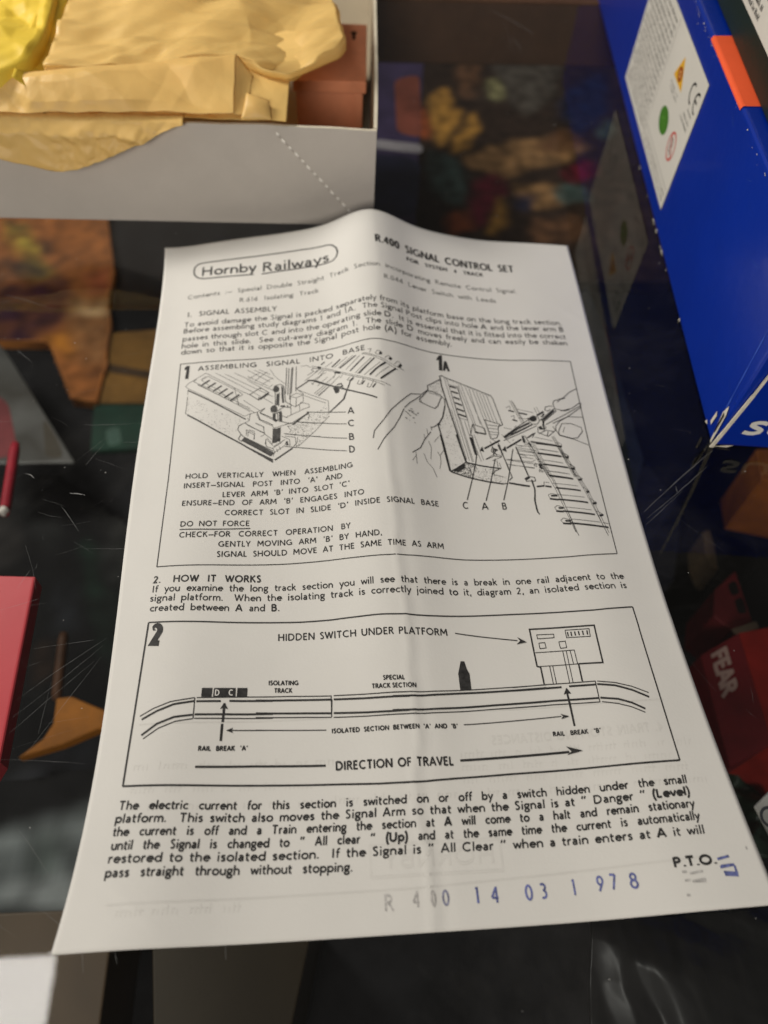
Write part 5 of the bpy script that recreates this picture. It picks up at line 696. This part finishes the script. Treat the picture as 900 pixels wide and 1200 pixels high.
def disc(mb, s, z, rs, rz, o, r_in=0):
    k = 28
    ring = [fp(s+rs*math.cos(6.2832*j/k), z+rz*math.sin(6.2832*j/k), o) for j in range(k)]
    if r_in:
        r2 = [fp(s+rs*r_in*math.cos(6.2832*j/k), z+rz*r_in*math.sin(6.2832*j/k), o) for j in range(k)]
        mb.add(ring+r2, [(j, (j+1) % k, k+(j+1) % k, k+j) for j in range(k)])
    else: mb.add(ring, [tuple(range(k))])
mb = MB(); disc(mb, 132.3, 23.8, 6.4, 4.2, .42); mb.build('green_dot', mat('label_green', rgb(70, 122, 40), .6, .2), label)
mb = MB(); quad(mb, 129, 22.4, 134.5, 24.4, .5, .44); quad(mb, 131, 25.2, 136, 23, .5, .445); mb.build('dot_arrow', mat('label_green_light', rgb(86, 140, 52), .6, .2), label)
redm = mat('label_red', rgb(196, 58, 48), .6, .2)
mb = MB(); disc(mb, 115.8, 23.5, 4.5, 4.8, .42, .84); quad(mb, 112.6, 20.4, 119, 26.6, .7, .43); mb.build('age_warning_sign', redm, label)
mb = MB(); disc(mb, 116.6, 24.4, 1.7, 1.6, .41, .72); fine_row(mb, 113.5, 118, 21.2, 1.3); mb.build('age_warning_face', mat('label_brown', rgb(90, 60, 56), .7, .2), label)
mb = MB(); mb.add([fp(132.6, 45.6, .42), fp(138.4, 37.2, .42), fp(124.9, 37.4, .42)], [(0, 1, 2)]); mb.build('warning_triangle', mat('label_yellow', rgb(226, 172, 44), .6, .2), label)
mb = MB(); disc(mb, 131.8, 40.2, 2.9, 2.3, .44); mb.build('warning_symbol', mat('label_orange', rgb(150, 72, 28), .6, .2), label)
mb = MB(); disc(mb, 131.8, 40.2, 1.4, 1.2, .46, .5); mb.build('warning_symbol_ring', mat('label_sand', rgb(220, 160, 90), .6, .2), label)
mb = MB()
def ce_arc(s, z, r_, a0, a1):
    k = 12; P = [(s+r_*math.cos(math.radians(a0+(a1-a0)*j/k)), z+r_*math.sin(math.radians(a0+(a1-a0)*j/k))) for j in range(k+1)]
    for a, b2 in zip(P, P[1:]): quad(mb, *a, *b2, .75, .42)
ce_arc(113.9, 42.7, 3.0, -105, 105); ce_arc(107.3, 42.7, 3.0, -105, 105); quad(mb, 107.3, 42.7, 110.2, 42.7, .75, .43)
mb.build('conformity_mark', mat('label_black', rgb(22, 22, 22), .7, .2), label)
# orange price sticker wrapped over the top edge
orange = mat('fluorescent_orange_paper', rgb(248, 100, 56), .55, .3, .1, 400, .04, 60)
mb = MB(); P = []
prof = [(.25, BLH-1.1), (.2, BLH-.6), (-.1, BLH+.05), (-.7, BLH+.22), (-1.4, BLH+.2), (-26, BLH+.2)]
vs = [fp(s+(0 if o > -20 else 3), z, o) for s in (74.5, 116.2) for o, z in prof]; n = len(prof)
mb.add(vs, [(i, i+1, n+i+1, n+i) for i in range(n-1)]); mb.build('price_sticker', orange, BL)

# dark green box lying on top of the blue one
grn = mat('dark_green_card', rgb(24, 38, 30), .5, .35, .2, 350, .15, 20)
GB = thing('green_box', (170, 30, BLH), 'dark green box with a white printed label, lying on top of the blue box', 'box')
g0 = Vector((104.2, -50.5, BLH+.25)); gu = Vector((.1189, .9929, 0)); gn = Vector((-.9929, .1189, 0))
mb = MB(); mb.box(g0, gu*320, -gn*150, (0, 0, 46)); mb.build('body', grn, GB, bevel=1.0)
def gp(s, z, o=0): return g0+gu*s+gn*o+Vector((0, 0, z))
mb = MB(); P = [gp(20, 9.5, .12), gp(180, 9.5, .12), gp(180, 40, .12), gp(20, 40, .12)]; mb.add(P, [(0, 3, 2, 1)]); glab = mb.build('printed_label', lab, GB)

mb = MB()
ofp = fp
def fp(s, z, o=0): return gp(s, z, o)
for z in (11.2, 13.6): fine_row(mb, 60, 176, z, 1.6, .2)
for z in (20, 22.4, 24.8): fine_row(mb, 40, 176, z, 1.6, .2)
quad(mb, 22, 17.4, 178, 17.4, .5, .2)
mb.build('label_text', mat('label_dark_ink', rgb(60, 60, 58), .7, .2), glab)
fp = ofp

# ------------------------------------------------------------------ goods inside the case, below the glass
def art(name, cols, scale, dist, rough=.35, seed=0):
    """printed picture: warped bands of several inks"""
    m_ = bpy.data.materials.new(name); m_.use_nodes = True; nt = m_.node_tree; p = nt.nodes['Principled BSDF']
    p.inputs['Roughness'].default_value = rough; p.inputs['Specular IOR Level'].default_value = .25
    tc = nt.nodes.new('ShaderNodeTexCoord'); mp = nt.nodes.new('ShaderNodeMapping'); mp.inputs['Location'].default_value = (seed, seed*.7, 0)
    n = nt.nodes.new('ShaderNodeTexNoise'); n.inputs['Scale'].default_value = scale; n.inputs['Detail'].default_value = 3; n.inputs['Distortion'].default_value = dist
    r = nt.nodes.new('ShaderNodeValToRGB'); e = r.color_ramp.elements
    while len(e) < len(cols): e.new(.5)
    for k, c_ in enumerate(cols): e[k].position = .28+.44*k/(len(cols)-1); e[k].color = c_
    nt.links.new(tc.outputs['Object'], mp.inputs[0]); nt.links.new(mp.outputs[0], n.inputs['Vector']); nt.links.new(n.outputs['Fac'], r.inputs[0]); nt.links.new(r.outputs[0], p.inputs['Base Color'])
    return m_
FLOOR = -208
def slab(name, poly, z1, z0, m_, label_, cat, group=None):
    mb = MB(); mb.prism(poly, z0, z1); o = mb.build(name, m_, None, bevel=.8); return tag(o, label_, cat, None, group)
def blobs(name, specs, z, m_, parent):
    mb = MB()
    for k, poly in enumerate(specs):
        q = round_poly(poly, 40, 5); mb.add([(x, y, z+.12+.05*k) for x, y in q], [tuple(range(len(q)))])
    o = mb.build(name, m_, parent); b = bmesh.new(); b.from_mesh(o.data); 
    for f in b.faces: 
        if f.normal.z < 0: f.normal_flip()
    b.to_mesh(o.data); b.free(); return o
def ink(name, r, g, b): return mat(name, rgb(r, g, b), .6, .2, 0, 0, .45, 30)

# picture box in the middle background
zA = -198
PBP = [(46.3, 765.3), (315.0, 782.4), (245.9, 224.2), (160.1, 224.6), (16.8, 225.2)]
PB = slab('picture_box', PBP, zA, FLOOR, ink('picture_dark', 30, 24, 22), 'dark box with a gold and maroon picture, under the glass between the two boxes', 'box')
def painted(name, poly, z, base, specs, parent, seed, step=2.2, warp=5.0, soft=5.0):
    """printed picture, or the painted grey reflection: a fine sheet whose colour layer holds the soft-edged painted shapes"""
    xs = [p[0] for p in poly]; ys = [p[1] for p in poly]
    nx, ny = int((max(xs)-min(xs))/step)+1, int((max(ys)-min(ys))/step)+1
    me_v = []; cols = []
    lin = lambda c: np.array(rgb(*c)[:3])
    gx, gy = np.meshgrid(min(xs)+np.arange(nx+1)*step, min(ys)+np.arange(ny+1)*step)
    nz = lambda f, o: np.array([[noise.noise(Vector((gx[j, i]*f, gy[j, i]*f, seed+o))) for i in range(nx+1)] for j in range(ny+1)])
    n1_, n2_ = nz(.05, 0), nz(.05, 5); wx = gx+warp*n1_; wy = gy+warp*n2_; grain = nz(.12, 3); brush = nz(.08, 11)
    c = np.ones((*gx.shape, 3))*lin(base)
    for pl, cc in specs:
        q = np.array(round_poly(pl, 30, 4)); dmin = np.full(gx.shape, 1e9); ins = np.zeros(gx.shape, bool)
        for (x1, y1), (x2, y2) in zip(q, np.roll(q, -1, 0)):
            dx, dy = x2-x1, y2-y1; l2 = dx*dx+dy*dy+1e-9
            t = np.clip(((wx-x1)*dx+(wy-y1)*dy)/l2, 0, 1); dmin = np.minimum(dmin, np.hypot(wx-x1-t*dx, wy-y1-t*dy))
            ins ^= ((y1 > wy) != (y2 > wy)) & (wx < dx*(wy-y1)/(dy if abs(dy) > 1e-9 else 1e-9)+x1)
        sd = np.where(ins, dmin, -dmin); a_ = np.clip((sd+soft)/(2*soft), 0, 1); a_ = a_*a_*(3-2*a_)*np.clip(.8+.5*brush, .3, 1)
        c = c*(1-a_[..., None])+lin(cc)*a_[..., None]
    c = np.clip(c*(1+.55*grain+.35*brush)[..., None], .002, 1)
    for j in range(ny+1):
        for i in range(nx+1): me_v.append((gx[j, i], gy[j, i], z)); cols.append((*c[j, i], 1))
    fs = []
    for j in range(ny):
        for i in range(nx):
            if inside((min(xs)+(i+.5)*step, min(ys)+(j+.5)*step), poly): a = j*(nx+1)+i; fs.append((a, a+1, a+nx+2, a+nx+1))
    o = obj(name, me_v, fs, paint_mat, parent)
    at = o.data.color_attributes.new('print', 'FLOAT_COLOR', 'POINT')
    at.data.foreach_set('color', np.array(cols, dtype=np.float32).ravel())
    return o
paint_mat = mat('picture_and_reflection', (.1, .1, .1, 1), .7, .12)
_n = paint_mat.node_tree.nodes.new('ShaderNodeVertexColor'); _n.layer_name = 'print'
paint_mat.node_tree.links.new(_n.outputs[0], paint_mat.node_tree.nodes['Principled BSDF'].inputs['Base Color'])
painted('picture', PBP, zA+.15, (58, 44, 36), [
 ([(87.4, 488.3), (104.5, 498.2), (107.3, 456.8), (89.0, 397.1), (83.4, 421.7)], (206, 152, 70)),
 ([(94.7, 452.1), (115.7, 466.0), (104.3, 430.6), (91.5, 409.4)], (206, 152, 70)),
 ([(96.4, 401.3), (124.3, 457.3), (128.1, 431.1), (109.8, 397.5), (99.4, 387.3)], (206, 152, 70)),
 ([(132.2, 330.9), (135.7, 307.9), (118.2, 279.2), (108.9, 279.2), (117.6, 304.4)], (206, 152, 70)),
 ([(56.7, 455.6), (72.6, 474.0), (83.5, 447.4), (78.9, 411.2), (61.5, 425.4)], (180, 92, 50)),
 ([(76.2, 294.0), (97.2, 311.2), (103.1, 290.7), (82.8, 277.5)], (180, 92, 50)),
 ([(151.7, 549.3), (218.3, 611.5), (223.0, 536.5), (192.2, 468.0), (168.6, 445.0), (156.7, 495.0)], (98, 92, 84)),
 ([(143.6, 509.0), (157.0, 514.3), (156.2, 483.2), (141.8, 478.2)], (170, 166, 118)),
 ([(105.6, 381.4), (153.5, 410.5), (185.4, 417.4), (222.2, 399.4), (199.6, 380.9), (155.7, 366.6), (134.7, 347.4), (124.0, 366.2), (108.9, 371.7)], (176, 134, 88)),
 ([(138.6, 343.7), (179.4, 347.9), (183.4, 322.4), (155.2, 311.5)], (176, 134, 88)),
 ([(167.9, 398.5), (200.3, 432.7), (218.3, 403.5), (196.1, 386.8)], (120, 84, 58)),
 ([(143.7, 294.3), (188.6, 304.8), (188.7, 274.5), (147.9, 269.5)], (120, 84, 58)),
 ([(116.5, 537.9), (144.5, 554.3), (130.9, 489.5), (116.8, 475.2)], (120, 84, 58)),
 ([(77.6, 396.9), (99.2, 385.3), (108.7, 343.4), (98.0, 318.1), (75.5, 328.6)], (84, 106, 102)),
 ([(234.5, 433.4), (251.0, 446.9), (244.4, 418.6), (233.5, 418.4)], (84, 106, 102)),
 ([(176.5, 344.2), (202.8, 351.9), (201.0, 322.5), (176.1, 318.7)], (84, 106, 102)),
 ([(113.0, 350.9), (133.0, 366.3), (137.4, 336.4), (117.1, 300.9), (102.7, 287.4), (101.9, 314.7)], (118, 30, 52)),
 ([(187.6, 367.0), (216.3, 383.1), (219.4, 365.5), (192.2, 344.3)], (118, 30, 52)),
 ([(211.8, 491.9), (264.1, 543.0), (252.9, 460.5), (211.4, 415.8), (201.3, 450.2)], (40, 48, 80)),
 ([(146.3, 336.5), (158.3, 329.3), (150.3, 308.0), (137.9, 311.4)], (40, 48, 80))], PB, 3, 3.0, 6, 6.5)
VP = slab('violet_packet', [(19.5, 373.7), (63.0, 367.5), (38.7, 160.2), (6.9, 172.6)], -105, FLOOR, ink('violet_card', 58, 48, 78), 'dim violet and navy packet with a pale stripe, under the glass beside the card box', 'packet')
blobs('pale_stripe', [[(15.4, 250.5), (50.6, 244.1), (49.3, 233.6), (14.9, 240.2)]], -105, ink('stripe_grey', 150, 146, 150), VP)
blobs('sunset_print', [[(37.7, 325.0), (56.1, 332.9), (50.8, 251.8), (34.8, 257.7)]], -105, ink('sunset', 120, 64, 50), VP)
blobs('navy_panel', [[(12.9, 234.5), (48.6, 229.2), (39.5, 165.2), (7.9, 177.7)]], -105, ink('navy_panel_ink', 34, 36, 62), VP)
# left of the leaflet
OBP = [(-315.8, 317.5), (-180.9, 311.3), (-165.6, 240.6), (-165.9, 210.1), (-161.2, 189.8), (-158.3, 146.5), (-159.4, 114.2), (-175.6, 116.9), (-198.6, 168.1), (-266.9, 171.6)]
OB = slab('orange_picture_box', OBP, -200, FLOOR, ink('orange_card', 178, 112, 52), 'orange picture box with a dark purple patch, under the glass at the far left', 'box')
painted('picture', [(x, y) for x, y in OBP], -199.85, (140, 86, 44), [
 ([(-252.8, 222.5), (-196.8, 229.8), (-192.1, 219.2), (-192.6, 192.9), (-201.8, 165.5), (-238.4, 158.0)], (52, 26, 40)),
 ([(-252.7, 296.7), (-238.9, 289.9), (-210.5, 240.7), (-213.5, 229.9), (-237.0, 259.8)], (146, 132, 50)),
 ([(-184.7, 234.4), (-171.2, 240.6), (-167.5, 219.1), (-179.7, 214.6)], (142, 74, 50)),
 ([(-192.5, 203.8), (-164.7, 210.1), (-161.4, 191.2), (-189.2, 189.5)], (176, 146, 106)),
 ([(-187.9, 187.2), (-161.6, 188.4), (-158.3, 146.5), (-171.4, 146.7), (-182.1, 157.3)], (128, 90, 56)),
 ([(-197.9, 169.4), (-185.4, 177.5), (-180.8, 155.9), (-191.5, 158.7)], (190, 122, 40)),
 ([(-249.6, 302.0), (-243.0, 289.8), (-236.7, 291.6), (-236.2, 284.7), (-242.7, 283.0), (-248.3, 293.3)], (40, 30, 26)),
 ([(-225.7, 274.7), (-216.8, 276.4), (-212.1, 261.5), (-220.9, 259.8)], (40, 30, 26)),
 ([(-250.1, 255.0), (-217.2, 250.2), (-210.8, 231.4), (-220.2, 234.5), (-248.0, 245.5)], (40, 30, 26)),
 ([(-168.4, 139.0), (-161.5, 141.4), (-161.5, 135.1), (-166.7, 133.9)], (40, 30, 26))], OB, 9, 2.4, 8, 8)
AB = slab('amber_carton', [(-161.0, 179.1), (-112.9, 184.2), (-110.6, 114.8), (-161.3, 115.7), (-158.3, 149.5)], -203, FLOOR, ink('amber_card', 112, 80, 34), 'amber carton with a dark band, under the glass between the orange box and the leaflet', 'carton')
blobs('dark_band', [[(-158.0, 149.5), (-112.7, 138.5), (-112.2, 132.1), (-156.0, 141.7)]], -203, ink('band_print', 60, 44, 28), AB)
GC = slab('green_carton', [(-162.4, 115.4), (-114.4, 114.5), (-114.6, 79.6), (-159.0, 77.9)], -204, FLOOR, ink('green_card', 22, 52, 40), 'small dark green carton under the glass, left of the leaflet', 'carton')
blobs('white_smudge', [[(-152.4, 94.0), (-144.0, 96.2), (-140.6, 82.4), (-148.8, 80.4)]], -204, ink('smudge_print', 60, 84, 74), GC)
GT = slab('grey_plastic_sleeve', [(-222.3, 143.7), (-204.5, 122.7), (-151.2, 38.1), (-201.7, 38.0)], -165, -166.5, art('cloudy_plastic', [rgb(48, 48, 46), rgb(76, 76, 74), rgb(62, 60, 56), rgb(92, 92, 90)], 12, .6, .3), 'cloudy grey plastic sleeve with a slanted edge, under the glass at the left', 'plastic sleeve')
blobs('pink_print', [[(-210.8, 92.0), (-195.1, 83.0), (-181.4, 43.7), (-199.3, 40.2)]], -165, ink('pink_plastic', 104, 46, 48), GT)
blobs('brown_print', [[(-174.0, 71.9), (-162.2, 53.1), (-157.2, 41.1), (-166.9, 41.4)]], -165, ink('brown_plastic', 66, 60, 50), GT)
def stick(name, a, b, r_, m_, parent=None, k=14):
    a, b = Vector(a), Vector(b); d = (b-a).normalized(); u = d.cross(Vector((0, 0, 1))).normalized(); v = d.cross(u); mb = MB()
    n = 10; vs = []
    for j in range(n+1):
        t = j/n; rr = r_*(1 if 0 < j < n else .75); p = a+(b-a)*t
        vs += [p+u*rr*math.cos(6.2832*i/k)+v*rr*math.sin(6.2832*i/k) for i in range(k)]
    mb.add(vs, [(j*k+i, j*k+(i+1) % k, (j+1)*k+(i+1) % k, (j+1)*k+i) for j in range(n) for i in range(k)]+[tuple(range(k))[::-1], tuple(range(n*k, n*k+k))])
    return mb.build(name, m_, parent, True)
_st = [(-139.3, -22.8), (-136.5, -57.0), (-136.1, -54.7), (-137.4, -57.3), (-135.1, -94.0)]
PN = thing('red_stick', (_st[0][0], _st[0][1], -78), 'dark red stick with a round white tip, under the glass at the left edge', 'stick')
stick('shaft', (*_st[0], -75), (*_st[1], -75), 2.0, ink('red_lacquer', 150, 34, 48), PN)
stick('tip', (*_st[2], -74), (*_st[3], -74), 1.7, ink('white_tip', 220, 214, 206), PN)
RB = slab('red_folder', [(-122.6, -113.9), (-96.7, -115.6), (-95.6, -166.6), (-100.5, -179.3), (-113.8, -178.7)], -20, -26, mat('red_gloss_card', rgb(206, 70, 78), .45, .3, .1, 200, .06, 20), 'flat pinkish red card folder under the glass at the lower left', 'folder')
slab('amber_wedge', [(-128.8, -104.2), (-122.8, -103.7), (-108.9, -110.1), (-95.5, -113.5), (-98.1, -119.7), (-109.8, -117.8), (-122.9, -123.4), (-139.7, -128.0), (-131.2, -121.0), (-128.3, -114.9)], -140, -146, ink('amber_plastic', 132, 80, 14), 'small amber yellow wedge under the glass, right of the red folder', 'wedge')
stick('brown_stick', (*[(-132.5, -72.6), (-130.5, -102.9)][0], -145), (*[(-132.5, -72.6), (-130.5, -102.9)][1], -145), 2.2, ink('brown_stick_wood', 70, 46, 30)); 
tag(bpy.data.objects['brown_stick'], 'thin brown stick standing above the amber wedge, under the glass', 'stick')
DTP = [(-246.4, 58.4), (-178.1, 56.6), (-109.0, 7.1), (-93.7, -148.5), (-194.1, -145.1)]
DT = slab('dark_tray', DTP, -203.6, FLOOR, ink('tray_black', 14, 14, 14), 'dark tray of dim mixed pictures deep under the glass at the left of the leaflet', 'tray')
painted('picture', DTP, -203.3, (11, 11, 12), [
 ([(-234.4, 48.8), (-200.7, 47.9), (-181.6, -1.5), (-219.8, -10.8)], (38, 36, 35)), ([(-189.9, 41.5), (-170.1, 38.0), (-166.0, 3.4), (-181.8, 9.5)], (29, 30, 30)), ([(-152.6, 43.5), (-113.1, 48.6), (-109.0, 7.1), (-142.6, 13.8)], (39, 39, 38)), ([(-145.6, 8.3), (-114.4, 14.1), (-113.2, -14.6), (-137.9, -13.7)], (34, 35, 34)),
 ([(-152.1, 8.5), (-147.8, 10.6), (-128.0, -54.1), (-132.9, -55.8)], (22, 40, 31)), ([(-142.7, -23.9), (-129.0, -19.3), (-119.1, -63.8), (-127.2, -72.6)], (19, 25, 22)), ([(-165.0, -18.0), (-152.1, -15.3), (-145.0, -43.8), (-157.2, -48.2)], (27, 29, 33)), ([(-167.5, -52.5), (-156.7, -51.0), (-155.7, -71.4), (-164.0, -71.0)], (39, 27, 19)),
 ([(-150.4, -101.6), (-122.9, -98.7), (-124.6, -114.9), (-162.3, -120.9)], (26, 27, 31)), ([(-187.3, -111.9), (-156.8, -109.4), (-150.0, -125.3), (-182.8, -131.2)], (43, 44, 47))], DT, 17, 3.0, 5, 6)
PGP = [(-173.7, -137.4), (-68.7, -125.6), (-64.5, -188.3), (-161.3, -185.6)]
PC = slab('grey_reflection_card', PGP, -150.4, -153, ink('card_black', 16, 16, 16), 'added dark card painted with a pale grey reflection, under the glass by the leaflet corner', 'card')
painted('picture', PGP, -150.1, (18, 18, 19), [([(-169.2, -155.0), (-128.7, -151.8), (-101.1, -141.0), (-80.9, -143.7), (-80.6, -180.6), (-163.3, -177.7)], (116, 122, 122)), ([(-131.0, -157.0), (-121.6, -155.9), (-120.3, -171.0), (-126.6, -170.6)], (98, 108, 104)), ([(-158.8, -171.8), (-93.8, -173.6), (-92.9, -180.5), (-157.1, -178.6)], (170, 176, 176))], PC, 27, 2.6, 4, 6)  # smooth grey reflection in the glass, painted into the colour of an added card
slab('tan_carton', [(-145.6, -184.4), (-89.6, -185.4), (-91.1, -199.4), (-91.4, -231.2), (-134.8, -228.5)], -125, -170, art('tan_carton_print', [rgb(56, 46, 36), rgb(84, 70, 54), rgb(68, 58, 44)], 12, .4), 'tan carton under the glass in front of the card with the painted grey reflection', 'carton')
slab('olive_carton', [(-75.3, -190.7), (-22.4, -190.0), (-33.4, -234.3), (-70.4, -232.0)], -110, FLOOR, art('olive_print_dim', [rgb(32, 28, 21), rgb(52, 45, 34), rgb(40, 35, 27)], 10, .4), 'dim olive brown carton under the glass below the near edge of the leaflet', 'carton')
# right of the leaflet
FB = thing('red_box', (140, -125, -130), 'red box with a dark red side reading FEAR, under the glass at the right', 'box')
_a, _b, _c, _d, _e = [Vector((*p, -90)) for p in [(125.2, -113.8), (138.0, -109.1), (171.8, -103.9), (149.2, -161.4), (136.1, -151.1)]]
mb = MB(); mb.add([_b, _c, _d, _e, *[p-Vector((0, 0, 45)) for p in (_b, _c, _d, _e)]], [(0, 3, 2, 1), (0, 1, 5, 4), (1, 2, 6, 5), (2, 3, 7, 6), (4, 5, 6, 7)]); mb.build('lid', ink('bright_red_card', 126, 28, 22), FB)
_t = (_e-_b); _t.z = 0; _f = _a+(_e-_b)*1.0
mb = MB(); lo = Vector((0, 0, -9)); mb.add([_b+Vector((0, 0, -.2)), _e+Vector((0, 0, -.2)), _f+lo, _a+lo, _b-Vector((0, 0, 45)), _e-Vector((0, 0, 45)), _f-Vector((0, 0, 45)), _a-Vector((0, 0, 45))], [(0, 3, 2, 1), (3, 7, 6, 2), (0, 4, 7, 3), (2, 6, 5, 1), (4, 5, 6, 7)]); mb.build('slanted_side', ink('dark_red_card', 92, 14, 20), FB)
ax = (_e-_b).normalized(); ay = ((_b+Vector((0, 0, -.2)))-(_a+lo)).normalized()
mb = MB(); flat_letters(mb, 'FEAR', 6.0, 1.6, _a+lo+(_e-_b)*.05+ay*4.2, ax, ay, 1.0, 0, None, .4)
mb.build('lettering', ink('pale_print_red', 150, 124, 116), FB)
TC = slab('red_toy_carriage', [(139.3, -85.8), (150.6, -77.5), (150.0, -100.6), (140.5, -104.0), (134.8, -97.8)], -98, -130, ink('toy_red', 92, 26, 30), 'small red toy carriage with two dark windows, under the glass above the red box', 'toy')
blobs('window', [[(144.8, -84.0), (149.0, -82.2), (148.9, -88.1), (144.9, -89.5)]], -98, ink('toy_window', 20, 14, 14), TC)
blobs('window', [[(145.4, -91.0), (149.3, -90.0), (149.1, -96.9), (145.1, -97.5)]], -98, ink('toy_window_b', 20, 14, 14), TC)
blobs('pale_sill', [[(139.8, -103.9), (151.3, -100.7), (151.7, -103.7), (141.2, -106.2)]], -98, ink('toy_sill', 128, 110, 92), TC)
slab('tan_figure', [(155.7, -44.3), (159.2, -43.5), (158.7, -52.7), (156.5, -65.0), (153.9, -63.2), (153.3, -54.7)], -120, -140, ink('figure_tan', 96, 80, 60), 'small tan figure deep under the glass above the red toy carriage', 'figure')
WC = slab('white_ticket', [(101.5, -179.4), (110.7, -173.3), (117.1, -188.3), (103.5, -188.7)], -50, -51.2, ink('ticket_white', 214, 212, 206), 'white ticket corner with a curved grey mark, under the glass at the right edge', 'ticket')
mb = MB(); _q = [(105.1, -182.7), (106.5, -182.8)]; _cx, _cy = _q[0]
for j in range(14):
    a0, a1 = 1.2+j*.26, 1.2+(j+1)*.26
    mb.add([(_cx+3*math.cos(a0), _cy+3*math.sin(a0), -49.9), (_cx+3*math.cos(a1), _cy+3*math.sin(a1), -49.9), (_cx+2.2*math.cos(a1), _cy+2.2*math.sin(a1), -49.9), (_cx+2.2*math.cos(a0), _cy+2.2*math.sin(a0), -49.9)], [(0, 1, 2, 3)])
mb.build('curved_mark', ink('mark_grey', 90, 92, 98), WC)
# dark green bag with soft folds
gx = [(106.4, -113.5), (189.8, -124.4), (165.3, -184.5), (127.4, -182.5)]; mb = MB()
nx_, ny_ = 40, 40; vs = []
for j in range(ny_+1):
    for i in range(nx_+1):
        u, v = i/nx_, j/ny_; p = [(gx[0][k]*(1-u)+gx[1][k]*u)*(1-v)+(gx[3][k]*(1-u)+gx[2][k]*u)*v for k in (0, 1)]
        vs.append((p[0], p[1], -128+crumple(p[0]*1.3, p[1]*1.3, 61, 3.2)+5*math.sin(math.pi*u)*math.sin(math.pi*v)))
mb.add(vs, [(j*(nx_+1)+i, (j+1)*(nx_+1)+i, (j+1)*(nx_+1)+i+1, j*(nx_+1)+i+1) for j in range(ny_) for i in range(nx_)])
o = sheet_mesh(mb, 'dark_green_bag', mat('dark_green_film', (.008, .018, .011, 1), .35, .5), None, .4); tag(o, 'crumpled dark green plastic bag under the glass right of the leaflet', 'bag')
slab('orange_block', [(175.1, -20.8), (204.8, -20.0), (195.3, -44.3), (172.0, -37.7)], -90, -130, ink('orange_plastic', 132, 78, 20), 'orange yellow block under the glass below the blue box', 'block')
for k, (px_, m_) in enumerate([([(126.2, 9.1), (156.0, 16.8), (166.1, -13.8), (150.5, -53.3), (125.6, -33.1)], ink('charcoal_a', 30, 32, 44)), ([(166.1, -13.8), (204.0, -9.6), (196.2, -45.3), (166.0, -58.6)], ink('charcoal_b', 24, 24, 26))]):
    slab('charcoal_pouch', px_, -150, FLOOR, m_, ('bluish charcoal pouch' if k == 0 else 'black pouch')+' deep under the glass below the corner of the blue box', 'pouch')
slab('slate_card', [(107.0, 87.1), (132.1, 113.3), (134.4, 67.8), (133.2, -9.7), (114.8, -50.2), (102.7, -49.9)], -110, -112, ink('slate_blue_card', 44, 50, 60), 'dark slate card under the glass between the leaflet and the blue box', 'card')

bx_ = [(43.0, -207.0), (102.4, -205.9), (87.0, -243.1), (35.7, -239.8)]; mb = MB(); nx_, ny_ = 90, 70; vs = []
for j in range(ny_+1):
    for i in range(nx_+1):
        u, v = i/nx_, j/ny_; p = [(bx_[0][k]*(1-u)+bx_[1][k]*u)*(1-v)+(bx_[3][k]*(1-u)+bx_[2][k]*u)*v for k in (0, 1)]
        vs.append((p[0], p[1], -30+crumple(p[0]*1.3, p[1]*1.3, 77, .55)+4*math.sin(math.pi*u)*math.sin(math.pi*v)))
mb.add(vs, [(j*(nx_+1)+i, (j+1)*(nx_+1)+i, (j+1)*(nx_+1)+i+1, j*(nx_+1)+i+1) for j in range(ny_) for i in range(nx_)])
o = sheet_mesh(mb, 'black_plastic_bag', mat('black_film', (.012, .012, .013, 1), .34, .6), None, .4); tag(o, 'crumpled shiny black plastic bag under the glass near the stamped date', 'bag')
